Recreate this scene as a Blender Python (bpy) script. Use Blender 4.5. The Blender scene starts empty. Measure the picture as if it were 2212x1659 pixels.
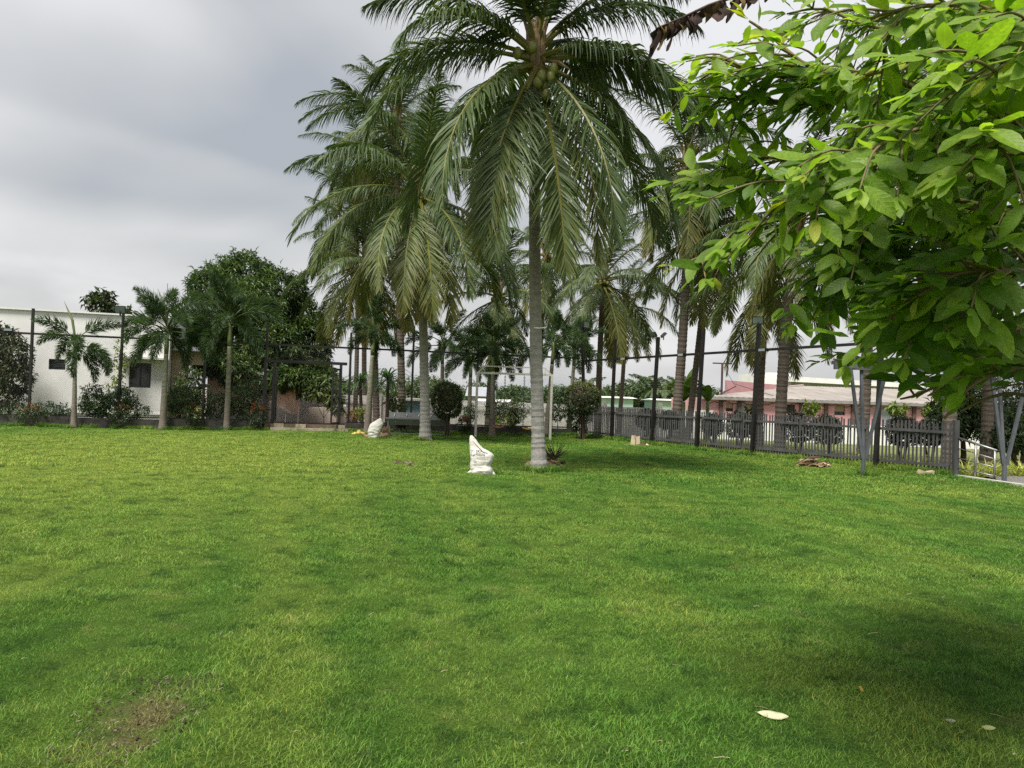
import bpy, math, random
import numpy as np
from mathutils import Vector, Matrix

R = math.radians
C = bpy.context.scene.collection
scn = bpy.context.scene

# ------------------------------------------------------------------ camera
FPX, CX, CY, CAMH = 1642.0, 1106.0, 829.5, 1.5
PITCH, ROLL = R(1.1), R(1.9)
_F = Vector((0, math.cos(PITCH), math.sin(PITCH)))
_U0 = Vector((0, -math.sin(PITCH), math.cos(PITCH)))
_X0 = Vector((1, 0, 0))
_R = _X0 * math.cos(ROLL) + _U0 * math.sin(ROLL)
_U = -_X0 * math.sin(ROLL) + _U0 * math.cos(ROLL)
CAM = Vector((0, 0, CAMH))
cd = bpy.data.cameras.new('camera')
cam = bpy.data.objects.new('camera', cd); C.objects.link(cam)
cam.matrix_world = Matrix(((_R.x, _U.x, -_F.x, 0), (_R.y, _U.y, -_F.y, 0), (_R.z, _U.z, -_F.z, CAMH), (0, 0, 0, 1)))
cd.sensor_width = 36.0; cd.lens = 36.0 * FPX / 2212.0
cd.clip_start = 0.05; cd.clip_end = 6000
scn.camera = cam

def ray(x, y):
    return _R * ((x - CX) / FPX) + _U * ((CY - y) / FPX) + _F
def G(x, y, z=0.0):                      # survey: image point -> point on the level ground
    d = ray(x, y); return CAM + d * ((z - CAMH) / d.z)
def at(x, y, Y):                         # survey: image point -> point at distance Y
    d = ray(x, y); return CAM + d * (Y / d.y)
def onplane(x, y, A, B):                 # survey: image point -> vertical plane through A,B
    d = ray(x, y); n = Vector((B.y - A.y, -(B.x - A.x), 0))
    return CAM + d * ((A - CAM).dot(n) / d.dot(n))

# ------------------------------------------------------------------ world, sun, exposure
SUN_EL, SUN_AZ = R(60), R(212)           # azimuth clockwise from +Y: behind the camera, to its left
w = bpy.data.worlds.new('World'); scn.world = w; w.use_nodes = True
nt = w.node_tree; nt.nodes.clear(); N = nt.nodes.new; LK = nt.links.new
out = N('ShaderNodeOutputWorld'); mixs = N('ShaderNodeMixShader'); bgs = N('ShaderNodeBackground'); bgc = N('ShaderNodeBackground')
sky = N('ShaderNodeTexSky'); sky.sky_type = 'NISHITA'; sky.sun_disc = False
sky.sun_elevation = SUN_EL; sky.sun_rotation = SUN_AZ; sky.air_density = 1.5; sky.dust_density = 3.0
LK(sky.outputs[0], bgs.inputs[0]); bgs.inputs[1].default_value = 0.09
tc = N('ShaderNodeTexCoord')
sep = N('ShaderNodeSeparateXYZ'); LK(tc.outputs['Generated'], sep.inputs[0])
def vmath(op, a=None, b=None, val=None):
    n = N('ShaderNodeMath'); n.operation = op
    for i, s in enumerate((a, b)):
        if s is None: continue
        if isinstance(s, (int, float)): n.inputs[i].default_value = s
        else: LK(s, n.inputs[i])
    return n.outputs[0]
zz = vmath('ADD', vmath('MAXIMUM', sep.outputs[2], 0.0), 0.22)
cmb = N('ShaderNodeCombineXYZ')
LK(vmath('DIVIDE', sep.outputs[0], zz), cmb.inputs[0]); LK(vmath('DIVIDE', sep.outputs[1], zz), cmb.inputs[1])
nz = N('ShaderNodeTexNoise'); nz.inputs['Scale'].default_value = 0.9; nz.inputs['Detail'].default_value = 5; nz.inputs['Roughness'].default_value = 0.42
nz.inputs['Distortion'].default_value = 0.5
mp = N('ShaderNodeMapping'); mp.inputs['Location'].default_value = (3.1, 1.7, 0); LK(cmb.outputs[0], mp.inputs[0]); LK(mp.outputs[0], nz.inputs['Vector'])
# big cloud banks (dark) and thin bright places, at their compass places in the sky
warp = N('ShaderNodeTexNoise'); warp.inputs['Scale'].default_value = 2.2; warp.inputs['Detail'].default_value = 3
LK(tc.outputs['Generated'], warp.inputs['Vector'])
wv = N('ShaderNodeVectorMath'); wv.operation = 'SUBTRACT'; LK(warp.outputs['Color'], wv.inputs[0]); wv.inputs[1].default_value = (.5, .5, .5)
ws = N('ShaderNodeVectorMath'); ws.operation = 'SCALE'; LK(wv.outputs[0], ws.inputs[0]); ws.inputs['Scale'].default_value = 0.16
wd = N('ShaderNodeVectorMath'); wd.operation = 'ADD'; LK(tc.outputs['Generated'], wd.inputs[0]); LK(ws.outputs[0], wd.inputs[1])
def bank(px, py, sx, sz):
    c = ray(px, py).normalized()
    s = N('ShaderNodeVectorMath'); s.operation = 'SUBTRACT'; LK(wd.outputs[0], s.inputs[0]); s.inputs[1].default_value = c
    m = N('ShaderNodeVectorMath'); m.operation = 'MULTIPLY'; LK(s.outputs[0], m.inputs[0]); m.inputs[1].default_value = (1 / sx, 1 / sx, 1 / sz)
    l = N('ShaderNodeVectorMath'); l.operation = 'LENGTH'; LK(m.outputs[0], l.inputs[0])
    r = N('ShaderNodeMapRange'); r.interpolation_type = 'SMOOTHSTEP'; r.inputs[1].default_value = 0.2; r.inputs[2].default_value = 1.0
    r.inputs[3].default_value = 1.0; r.inputs[4].default_value = 0.0; LK(l.outputs['Value'], r.inputs[0])
    return r.outputs[0]
val = nz.outputs['Fac']
for px, py, sx, sz, k in ((470, 235, .42, .125, -.34), (340, 432, .30, .062, -.26), (40, 40, .34, .14, .20), (200, 345, .40, .045, .10), (610, 500, .24, .10, .16), (1500, 120, .5, .35, .24), (420, 590, .7, .08, .06), (-300, 250, .4, .2, -.12)):
    val = vmath('ADD', val, vmath('MULTIPLY', bank(px, py, sx, sz), k))
cr = N('ShaderNodeValToRGB'); LK(val, cr.inputs[0])
e = cr.color_ramp.elements
e[0].position = 0.20; e[0].color = (.318, .338, .366, 1)
e[1].position = 0.74; e[1].color = (.635, .632, .640, 1)
n_ = e.new(0.47); n_.color = (.462, .468, .474, 1)
LK(cr.outputs[0], bgc.inputs[0]); bgc.inputs[1].default_value = 0.94
mixs.inputs[0].default_value = 0.90
LK(bgs.outputs[0], mixs.inputs[1]); LK(bgc.outputs[0], mixs.inputs[2]); LK(mixs.outputs[0], out.inputs[0])

sd = bpy.data.lights.new('sun', 'SUN'); sd.energy = 3.8; sd.angle = R(19); sd.color = (1.0, .955, .88)
sun = bpy.data.objects.new('sun', sd); C.objects.link(sun)
SUND = Vector((math.cos(SUN_EL) * math.sin(SUN_AZ), math.cos(SUN_EL) * math.cos(SUN_AZ), math.sin(SUN_EL)))
sun.rotation_euler = SUND.to_track_quat('Z', 'Y').to_euler()
scn.view_settings.view_transform = 'Standard'; scn.view_settings.look = 'None'
scn.view_settings.exposure = 0.62; scn.view_settings.gamma = 1.0; scn.view_settings.use_curve_mapping = False
scn.render.engine = 'CYCLES'
scn.cycles.use_denoising = False
scn.cycles.max_bounces = 5; scn.cycles.diffuse_bounces = 2; scn.cycles.glossy_bounces = 2
scn.cycles.transmission_bounces = 4; scn.cycles.transparent_max_bounces = 4
scn.cycles.caustics_reflective = False; scn.cycles.caustics_refractive = False

# ------------------------------------------------------------------ material helpers
def newmat(name):
    m = bpy.data.materials.new(name); m.use_nodes = True
    t = m.node_tree; b = t.nodes['Principled BSDF']
    return m, t, b
def nn(t, kind, **kw):
    n = t.nodes.new(kind)
    for k, v in kw.items(): setattr(n, k, v)
    return n
def surf(name, col, rough=.7, var=.18, scale=4.0, bump=0.0, bscale=40.0, metal=0.0, col2=None, stretch=(1, 1, 1), spec=.5):
    m, t, b = newmat(name)
    co = nn(t, 'ShaderNodeTexCoord'); mpn = nn(t, 'ShaderNodeMapping'); mpn.inputs['Scale'].default_value = stretch
    t.links.new(co.outputs['Object'], mpn.inputs[0])
    n = nn(t, 'ShaderNodeTexNoise'); n.inputs['Scale'].default_value = scale; n.inputs['Detail'].default_value = 6; n.inputs['Roughness'].default_value = .6
    t.links.new(mpn.outputs[0], n.inputs['Vector'])
    r = nn(t, 'ShaderNodeValToRGB'); c = Vector(col)
    c2 = Vector(col2) if col2 else c * (1 + var)
    c1 = c * (1 - var)
    r.color_ramp.elements[0].position = .32; r.color_ramp.elements[0].color = (*c1, 1)
    r.color_ramp.elements[1].position = .68; r.color_ramp.elements[1].color = (*c2, 1)
    t.links.new(n.outputs['Fac'], r.inputs[0]); t.links.new(r.outputs[0], b.inputs['Base Color'])
    b.inputs['Roughness'].default_value = rough; b.inputs['Metallic'].default_value = metal
    b.inputs['Specular IOR Level'].default_value = spec
    if bump:
        n2 = nn(t, 'ShaderNodeTexNoise'); n2.inputs['Scale'].default_value = bscale; n2.inputs['Detail'].default_value = 5
        t.links.new(mpn.outputs[0], n2.inputs['Vector'])
        bm = nn(t, 'ShaderNodeBump'); bm.inputs['Strength'].default_value = bump; bm.inputs['Distance'].default_value = .02
        t.links.new(n2.outputs['Fac'], bm.inputs['Height']); t.links.new(bm.outputs[0], b.inputs['Normal'])
    return m
def foliage(name, rough=.45, trans=.3, veins=False, spec=.5, noise=8.0, tmul=(1.25, 1.35, .55)):
    # colour comes from the plant itself: attribute 'col' set leaf by leaf
    m, t, b = newmat(name)
    a = nn(t, 'ShaderNodeAttribute'); a.attribute_name = 'col'
    co = nn(t, 'ShaderNodeTexCoord'); n = nn(t, 'ShaderNodeTexNoise'); n.inputs['Scale'].default_value = noise; n.inputs['Detail'].default_value = 3
    t.links.new(co.outputs['Object'], n.inputs['Vector'])
    mr = nn(t, 'ShaderNodeMapRange'); mr.inputs[1].default_value = .3; mr.inputs[2].default_value = .7; mr.inputs[3].default_value = .78; mr.inputs[4].default_value = 1.22
    t.links.new(n.outputs['Fac'], mr.inputs[0])
    mu = nn(t, 'ShaderNodeVectorMath', operation='SCALE'); t.links.new(a.outputs['Vector'], mu.inputs[0]); t.links.new(mr.outputs[0], mu.inputs['Scale'])
    colo = mu.outputs[0]
    if veins:
        u = nn(t, 'ShaderNodeAttribute'); u.attribute_name = 'luv'
        s = nn(t, 'ShaderNodeSeparateXYZ'); t.links.new(u.outputs['Vector'], s.inputs[0])
        def mth(op, x, y=None):
            k = nn(t, 'ShaderNodeMath', operation=op)
            for i, q in enumerate((x, y)):
                if q is None: continue
                if isinstance(q, (int, float)): k.inputs[i].default_value = q
                else: t.links.new(q, k.inputs[i])
            return k.outputs[0]
        av = mth('ABSOLUTE', s.outputs[1])
        ph = mth('SUBTRACT', mth('MULTIPLY', s.outputs[0], 58.0), mth('MULTIPLY', av, 9.0))
        sn = mth('SINE', ph)
        vein = mth('POWER', mth('MULTIPLY', mth('ADD', sn, 1.0), .5), 7.0)
        mid = mth('LESS_THAN', av, .07)
        vv = mth('MAXIMUM', mth('MULTIPLY', vein, .45), mth('MULTIPLY', mid, .9))
        mx = nn(t, 'ShaderNodeMix', data_type='RGBA'); t.links.new(mth('MULTIPLY', vv, .28), mx.inputs['Factor'])
        lt = nn(t, 'ShaderNodeVectorMath', operation='MULTIPLY'); t.links.new(colo, lt.inputs[0]); lt.inputs[1].default_value = (1.7, 1.5, 1.6)
        t.links.new(colo, mx.inputs['A']); t.links.new(lt.outputs[0], mx.inputs['B']); colo = mx.outputs['Result']
        bm = nn(t, 'ShaderNodeBump'); bm.inputs['Strength'].default_value = .35; bm.inputs['Distance'].default_value = .004; bm.invert = True
        t.links.new(vv, bm.inputs['Height']); t.links.new(bm.outputs[0], b.inputs['Normal'])
    t.links.new(colo, b.inputs['Base Color']); b.inputs['Roughness'].default_value = rough; b.inputs['Specular IOR Level'].default_value = spec
    tr = nn(t, 'ShaderNodeBsdfTranslucent')
    tm = nn(t, 'ShaderNodeVectorMath', operation='MULTIPLY'); t.links.new(colo, tm.inputs[0]); tm.inputs[1].default_value = tmul
    t.links.new(tm.outputs[0], tr.inputs[0])
    ms = nn(t, 'ShaderNodeMixShader'); ms.inputs[0].default_value = trans
    t.links.new(b.outputs[0], ms.inputs[1]); t.links.new(tr.outputs[0], ms.inputs[2])
    t.links.new(ms.outputs[0], t.nodes['Material Output'].inputs[0])
    return m

M = {}
M['frond'] = foliage('palm_frond', .50, .30, spec=.35, noise=2.0)
M['leaf'] = foliage('glossy_leaf', .5, .52, veins=True, spec=.45, noise=14.0)
M['shrub'] = foliage('shrub_leaf', .42, .25, spec=.5, noise=3.0)
M['strap'] = foliage('strap_leaf', .45, .3, noise=3.0)
M['dry'] = foliage('dry_leaf', .75, .12, spec=.2, noise=20.0, tmul=(1, 1, 1))
M['black_steel'] = surf('black_painted_steel', (.014, .012, .012), .42, .4, 6, bump=.15, bscale=60)
M['grey_fence'] = surf('grey_painted_wood', (.072, .072, .076), .7, .3, 5, bump=.25, bscale=50, stretch=(1, 1, .2))
M['grey_steel'] = surf('grey_painted_steel', (.085, .092, .105), .5, .2, 4)
M['wire'] = surf('galvanised_wire', (.15, .15, .15), .5, .1, 4, metal=.3)
M['white_metal'] = surf('white_painted_pipe', (.62, .59, .52), .5, .12, 8)
M['stainless'] = surf('stainless_steel', (.30, .30, .30), .45, .08, 5, metal=.85)
M['white_wall'] = surf('white_plaster', (.78, .775, .76), .85, .09, 1.1, bump=.2, bscale=25)
M['white_stain'] = surf('weathered_white_wall', (.62, .60, .57), .9, .2, 1.4, bump=.2, bscale=20, col2=(.72, .70, .67))
M['kerb'] = surf('mossy_concrete', (.040, .038, .033), .9, .55, 3.5, bump=.5, bscale=18, col2=(.085, .078, .065))
M['stone'] = surf('pale_stone', (.36, .31, .23), .9, .35, 5, bump=.5, bscale=22)
M['stone_dark'] = surf('brown_stone', (.13, .10, .07), .9, .45, 6, bump=.6, bscale=22)
M['peach'] = surf('peach_plaster', (.48, .38, .27), .85, .1, 1.5)
M['pink'] = surf('pink_plaster', (.66, .355, .37), .85, .12, .9, bump=.1, bscale=12)
M['pink_dark'] = surf('maroon_pilaster', (.12, .07, .06), .8, .3, 3)
M['roof'] = surf('weathered_sheet_roof', (.30, .27, .24), .85, .25, 1.1, bump=.2, bscale=12, stretch=(1, .25, 1))
M['fascia'] = surf('roof_fascia', (.25, .24, .23), .7, .2, 2)
M['mint'] = surf('mint_plaster', (.42, .60, .50), .85, .08, 1)
M['glass'] = surf('dark_window_glass', (.02, .024, .028), .12, .2, 3, spec=.6)
M['frame'] = surf('dark_window_frame', (.028, .032, .036), .5, .2, 5)
M['louvre'] = surf('glass_louvre', (.05, .056, .06), .25, .2, 4)
M['board'] = surf('plywood_board', (.36, .27, .17), .8, .2, 3)
M['grey_panel'] = surf('grey_door_panel', (.33, .35, .38), .6, .12, 2)
M['soil'] = surf('red_brown_soil', (.19, .085, .042), .95, .4, 2.5, bump=.5, bscale=10)
M['path'] = surf('grey_paving', (.22, .21, .19), .9, .15, 2.5, bump=.3, bscale=30)
M['edge'] = surf('pale_kerb_edge', (.50, .48, .44), .9, .15, 4, bump=.3, bscale=30)
M['bark'] = surf('rough_bark', (.085, .060, .042), .9, .4, 9, bump=.8, bscale=30, stretch=(1, 1, .4))
M['twig'] = surf('green_brown_twig', (.16, .12, .055), .75, .3, 12)
M['sack'] = surf('woven_white_sack', (.60, .58, .53), .62, .10, 7, bump=.5, bscale=30)
M['ink'] = surf('black_print', (.035, .035, .04), .7, .3, 30)
M['ink_grey'] = surf('faded_print', (.30, .30, .30), .7, .3, 30)
M['husk'] = surf('brown_palm_sheath', (.20, .125, .062), .8, .45, 7, bump=.6, bscale=40, col2=(.34, .23, .13))
M['husk_dark'] = surf('dark_palm_sheath', (.06, .035, .022), .8, .4, 7, bump=.5, bscale=40)
M['husk_yellow'] = surf('yellow_husk', (.52, .40, .10), .75, .25, 6, bump=.4, bscale=20)
M['nut'] = surf('green_coconut', (.16, .17, .035), .45, .3, 7)
M['blue'] = surf('blue_plastic', (.03, .07, .30), .4, .15, 4)
M['plastic_white'] = surf('white_plastic', (.78, .78, .78), .4, .05, 4)
M['red_seat'] = surf('faded_red_plastic', (.50, .10, .085), .5, .2, 6)
M['yellow_seat'] = surf('yellow_plastic', (.68, .40, .06), .5, .15, 6)
M['carton'] = surf('cream_carton', (.56, .45, .31), .85, .15, 6)
M['lens'] = surf('lamp_glass', (.25, .30, .31), .15, .15, 4)
M['pale_pole'] = surf('rusty_pole', (.07, .035, .035), .7, .3, 4)

def trunk_mat(name, low, high, z0, z1):
    m, t, b = newmat(name)
    co = nn(t, 'ShaderNodeTexCoord'); s = nn(t, 'ShaderNodeSeparateXYZ'); t.links.new(co.outputs['Object'], s.inputs[0])
    n = nn(t, 'ShaderNodeTexNoise'); n.inputs['Scale'].default_value = 5; n.inputs['Detail'].default_value = 8; n.inputs['Roughness'].default_value = .7
    mpn = nn(t, 'ShaderNodeMapping'); mpn.inputs['Scale'].default_value = (1.4, 1.4, 4.0); t.links.new(co.outputs['Object'], mpn.inputs[0]); t.links.new(mpn.outputs[0], n.inputs['Vector'])
    mz = nn(t, 'ShaderNodeMath', operation='MULTIPLY_ADD'); t.links.new(n.outputs['Fac'], mz.inputs[0]); mz.inputs[1].default_value = 1.6; t.links.new(s.outputs[2], mz.inputs[2])
    mr = nn(t, 'ShaderNodeMapRange'); mr.inputs[1].default_value = z0 + .8; mr.inputs[2].default_value = z1 + .8; t.links.new(mz.outputs[0], mr.inputs[0])
    mx = nn(t, 'ShaderNodeMix', data_type='RGBA'); t.links.new(mr.outputs[0], mx.inputs['Factor'])
    mx.inputs['A'].default_value = (*low, 1); mx.inputs['B'].default_value = (*high, 1)
    r = nn(t, 'ShaderNodeMapRange'); r.inputs[1].default_value = .3; r.inputs[2].default_value = .72; r.inputs[3].default_value = .55; r.inputs[4].default_value = 1.25; t.links.new(n.outputs['Fac'], r.inputs[0])
    sc = nn(t, 'ShaderNodeVectorMath', operation='SCALE'); t.links.new(mx.outputs['Result'], sc.inputs[0]); t.links.new(r.outputs[0], sc.inputs['Scale'])
    t.links.new(sc.outputs[0], b.inputs['Base Color']); b.inputs['Roughness'].default_value = .9
    bm = nn(t, 'ShaderNodeBump'); bm.inputs['Strength'].default_value = .7; bm.inputs['Distance'].default_value = .02; t.links.new(n.outputs['Fac'], bm.inputs['Height']); t.links.new(bm.outputs[0], b.inputs['Normal'])
    return m
M['trunk_white'] = trunk_mat('coconut_trunk_limed', (.36, .34, .32), (.215, .188, .158), 1.6, 4.0)
M['trunk_brown'] = trunk_mat('coconut_trunk_brown', (.14, .115, .092), (.12, .095, .075), .5, 2.5)
M['trunk_fox'] = trunk_mat('foxtail_trunk', (.21, .175, .14), (.27, .26, .19), .7, 1.8)
M['shaft'] = surf('green_crownshaft', (.15, .19, .07), .5, .3, 5, stretch=(1, 1, .3))

# ------------------------------------------------------------------ object helpers
def link(o, parent=None):
    C.objects.link(o)
    if parent: o.parent = parent
    return o
def thing(name, label, cat, loc=(0, 0, 0), group=None):
    o = bpy.data.objects.new(name, None); o.empty_display_size = .2; link(o)
    o.location = loc; o['label'] = label; o['category'] = cat
    if group: o['group'] = group
    return o
def tag(o, label, cat, group=None):
    o['label'] = label; o['category'] = cat
    if group: o['group'] = group
    return o
def rootloc(o):
    v = Vector((0, 0, 0))
    while o: v = v + o.location; o = o.parent
    return v
def mesh(name, V, F, mat, parent=None, col=None, luv=None, smooth=False, local=False, data_only=False):
    V = np.asarray(V, dtype=np.float64).reshape(-1, 3)
    if parent is not None and not local:
        V = V - np.array(rootloc(parent))
    me = bpy.data.meshes.new(name)
    me.from_pydata(V.tolist(), [], F.tolist() if hasattr(F, 'tolist') else F)
    if col is not None:
        a = me.attributes.new('col', 'FLOAT_VECTOR', 'POINT'); a.data.foreach_set('vector', np.asarray(col, dtype=np.float32).ravel())
    if luv is not None:
        a = me.attributes.new('luv', 'FLOAT_VECTOR', 'POINT'); a.data.foreach_set('vector', np.asarray(luv, dtype=np.float32).ravel())
    if smooth: me.polygons.foreach_set('use_smooth', np.ones(len(me.polygons), dtype=bool))
    me.materials.append(mat)
    if data_only: return me
    return link(bpy.data.objects.new(name, me), parent)
class MB:
    def __init__(s): s.v = []; s.f = []
    def add(s, v, f):
        b = len(s.v); s.v += [tuple(p) for p in v]; s.f += [tuple(i + b for i in q) for q in f]; return s
    def hexa(s, p): return s.add(p, [(0, 3, 2, 1), (4, 5, 6, 7), (0, 1, 5, 4), (1, 2, 6, 5), (2, 3, 7, 6), (3, 0, 4, 7)])
    def box(s, c, d, rz=0.0):
        x, y, z = (k / 2 for k in d); ca, sa = math.cos(rz), math.sin(rz); c = Vector(c)
        P = [(-x, -y, -z), (x, -y, -z), (x, y, -z), (-x, y, -z), (-x, -y, z), (x, -y, z), (x, y, z), (-x, y, z)]
        return s.hexa([(c.x + a * ca - b * sa, c.y + a * sa + b * ca, c.z + k) for a, b, k in P])
    def beam(s, a, b, wd, ht, up=(0, 0, 1)):
        a, b = Vector(a), Vector(b); t = (b - a).normalized(); u = Vector(up)
        if abs(t.dot(u)) > .97: u = Vector((0, 1, 0))
        sd_ = t.cross(u).normalized() * (wd / 2); u = sd_.cross(t).normalized() * (ht / 2)
        return s.hexa([a - sd_ - u, a + sd_ - u, b + sd_ - u, b - sd_ - u, a - sd_ + u, a + sd_ + u, b + sd_ + u, b - sd_ + u])
    def tube(s, pts, rad, n=8, cap=True):
        pts = [Vector(p) for p in pts]
        if isinstance(rad, (int, float)): rad = [rad] * len(pts)
        ref = Vector((0, 0, 1)); t0 = (pts[1] - pts[0]).normalized()
        if abs(t0.dot(ref)) > .9: ref = Vector((1, 0, 0))
        base = len(s.v); K = len(pts)
        for i, p in enumerate(pts):
            t = (pts[min(i + 1, K - 1)] - pts[max(i - 1, 0)]).normalized()
            a = t.cross(ref).normalized(); b = t.cross(a)
            for k in range(n):
                q = 2 * math.pi * k / n
                s.v.append(tuple(p + (a * math.cos(q) + b * math.sin(q)) * rad[i]))
        for i in range(K - 1):
            for k in range(n):
                k2 = (k + 1) % n
                s.f.append((base + i * n + k, base + i * n + k2, base + (i + 1) * n + k2, base + (i + 1) * n + k))
        if cap:
            s.f.append(tuple(base + k for k in range(n - 1, -1, -1))); s.f.append(tuple(base + (K - 1) * n + k for k in range(n)))
        return s
    def prism(s, poly, ext):
        n = len(poly); e_ = Vector(ext); P = [Vector(p) for p in poly]
        f = [tuple(range(n)), tuple(range(2 * n - 1, n - 1, -1))]
        for i in range(n): j = (i + 1) % n; f.append((i, i + n, j + n, j))
        return s.add(P + [p + e_ for p in P], f)
    def ball(s, c, r, nu=12, nv=8, jit=0, rng=None):
        c = Vector(c); r = Vector(r) if not isinstance(r, (int, float)) else Vector((r, r, r)); b = len(s.v)
        for i in range(nv + 1):
            th = math.pi * i / nv
            for k in range(nu):
                ph = 2 * math.pi * k / nu; j = 1 + (rng.uniform(-jit, jit) if rng else 0)
                s.v.append((c.x + r.x * j * math.sin(th) * math.cos(ph), c.y + r.y * j * math.sin(th) * math.sin(ph), c.z + r.z * j * math.cos(th)))
        for i in range(nv):
            for k in range(nu):
                k2 = (k + 1) % nu
                s.f.append((b + i * nu + k, b + (i + 1) * nu + k, b + (i + 1) * nu + k2, b + i * nu + k2))
        return s
    def build(s, name, mat, parent=None, smooth=False, local=False):
        return mesh(name, s.v, s.f, mat, parent, smooth=smooth, local=local)
def nrm(a): return a / np.maximum(np.linalg.norm(a, axis=-1, keepdims=True), 1e-9)

# small leaves as folded blades: P base, D direction, N up normal
def leaf_geo(P, D, Nn, L, W, col, droop=.2, fold=.12):
    n = len(P); S = nrm(np.cross(Nn, D)); Nn = nrm(np.cross(D, S))
    T = [(0, 0, 0), (.42, -.5, fold), (.42, .5, fold), (.42, 0, 0), (1, 0, -droop)]
    V = np.zeros((n, 5, 3)); L = np.asarray(L).reshape(n, 1); W = np.asarray(W).reshape(n, 1)
    for i, (t, s_, h) in enumerate(T):
        V[:, i] = P + D * L * t + S * W * s_ + Nn * (L * h)
    f = np.array([(0, 3, 1), (0, 2, 3), (3, 4, 1), (3, 2, 4)])
    F = (np.arange(n)[:, None, None] * 5 + f[None]).reshape(-1, 3)
    return V.reshape(-1, 3), F, np.repeat(col, 5, axis=0)
def clump_leaves(Cn, O, per, L, W, cols, rs, spread=.9, droop=.35, ltip=.25, jit=.06):
    n = len(Cn); P = np.repeat(Cn, per, 0) + rs.normal(0, jit, (n * per, 3)); Oo = np.repeat(O, per, 0)
    D = nrm(Oo * .55 + nrm(rs.normal(0, 1, (n * per, 3))) * spread + np.array([0, 0, -droop]))
    Nn = nrm(np.array([0, 0, 1.0]) + rs.normal(0, .35, (n * per, 3)) + Oo * .4)
    k = n * per; ll = L * rs.uniform(.65, 1.25, k); ww = W * rs.uniform(.75, 1.2, k)
    cols = np.asarray(cols); ci = rs.random(n) ** 1.3
    base = cols[0][None] * (1 - ci[:, None]) + cols[-1][None] * ci[:, None]
    col = np.repeat(base, per, 0) * rs.uniform(.75, 1.25, (k, 1))
    return leaf_geo(P, D, Nn, ll, ww, col, ltip)
def lump_points(lumps, rs, shell=.35):
    Cn, O = [], []
    for cx, cy, cz, rx, ry, rz, n in lumps:
        d = nrm(rs.normal(0, 1, (n, 3))); r = 1 - shell * rs.random((n, 1)) ** 1.4
        Cn.append(np.array([cx, cy, cz]) + d * r * np.array([rx, ry, rz])); O.append(nrm(d / np.array([rx, ry, rz])))
    return np.concatenate(Cn), np.concatenate(O)
def vnoise(x, y, cell, seed):
    g = np.random.RandomState(seed).random((256, 256)); u, v = x / cell + 100, y / cell + 100; i, j = np.floor(u).astype(int), np.floor(v).astype(int); fu, fv = u - i, v - j
    fu, fv = fu * fu * (3 - 2 * fu), fv * fv * (3 - 2 * fv); a = lambda p, q: g[p % 256, q % 256]
    return (a(i, j) * (1 - fu) + a(i + 1, j) * fu) * (1 - fv) + (a(i, j + 1) * (1 - fu) + a(i + 1, j + 1) * fu) * fv

# ------------------------------------------------------------------ the ground
LA, LB = Vector((-17.0, 26.2, 0)), Vector((2.75, 31.9, 0))          # line of the chain link fence
LDIR = (LB - LA).normalized(); LN = Vector((LDIR.y, -LDIR.x, 0))    # LN points to the camera side
LA0 = LA - LDIR * 13.0
RA, RB = Vector((2.85, 31.75, 0)), Vector((10.46, 17.97, 0))        # line of the picket fence
RDIR = (RB - RA).normalized(); RN = Vector((RDIR.y, -RDIR.x, 0))    # points to the lawn side
EDGE = [Vector((10.46, 17.97, 0)), Vector((10.75, 16.0, 0)), Vector((11.6, 12.0, 0)), Vector((14.0, 4.0, 0)), Vector((15.0, -8.0, 0))]
LAWN_POLY = [(LA0.x, LA0.y), (LB.x, LB.y), (RB.x + .25, RB.y + .1)] + [(p.x, p.y) for p in EDGE[1:]] + [(LA0.x, -8)]
_rs = np.random.RandomState(5)
_w = [(_rs.uniform(.35, 1.2), _rs.uniform(0, 6.28), _rs.uniform(0, 6.28), .022) for _ in range(6)] + \
     [(_rs.uniform(4.0, 13.0), _rs.uniform(0, 6.28), _rs.uniform(0, 6.28), .0105) for _ in range(14)]
def lawn_h(x, y):
    h = np.zeros_like(x)
    for k, a, ph, am in _w: h = h + am * .5 * np.sin(k * (x * math.cos(a) + y * math.sin(a)) + ph)
    return h
def in_poly(x, y, poly):
    ins = np.zeros(x.shape, dtype=bool); n = len(poly); j = n - 1
    for i in range(n):
        xi, yi = poly[i]; xj, yj = poly[j]
        c = ((yi > y) != (yj > y)) & (x < (xj - xi) * (y - yi) / (yj - yi + 1e-12) + xi); ins ^= c; j = i
    return ins
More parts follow.
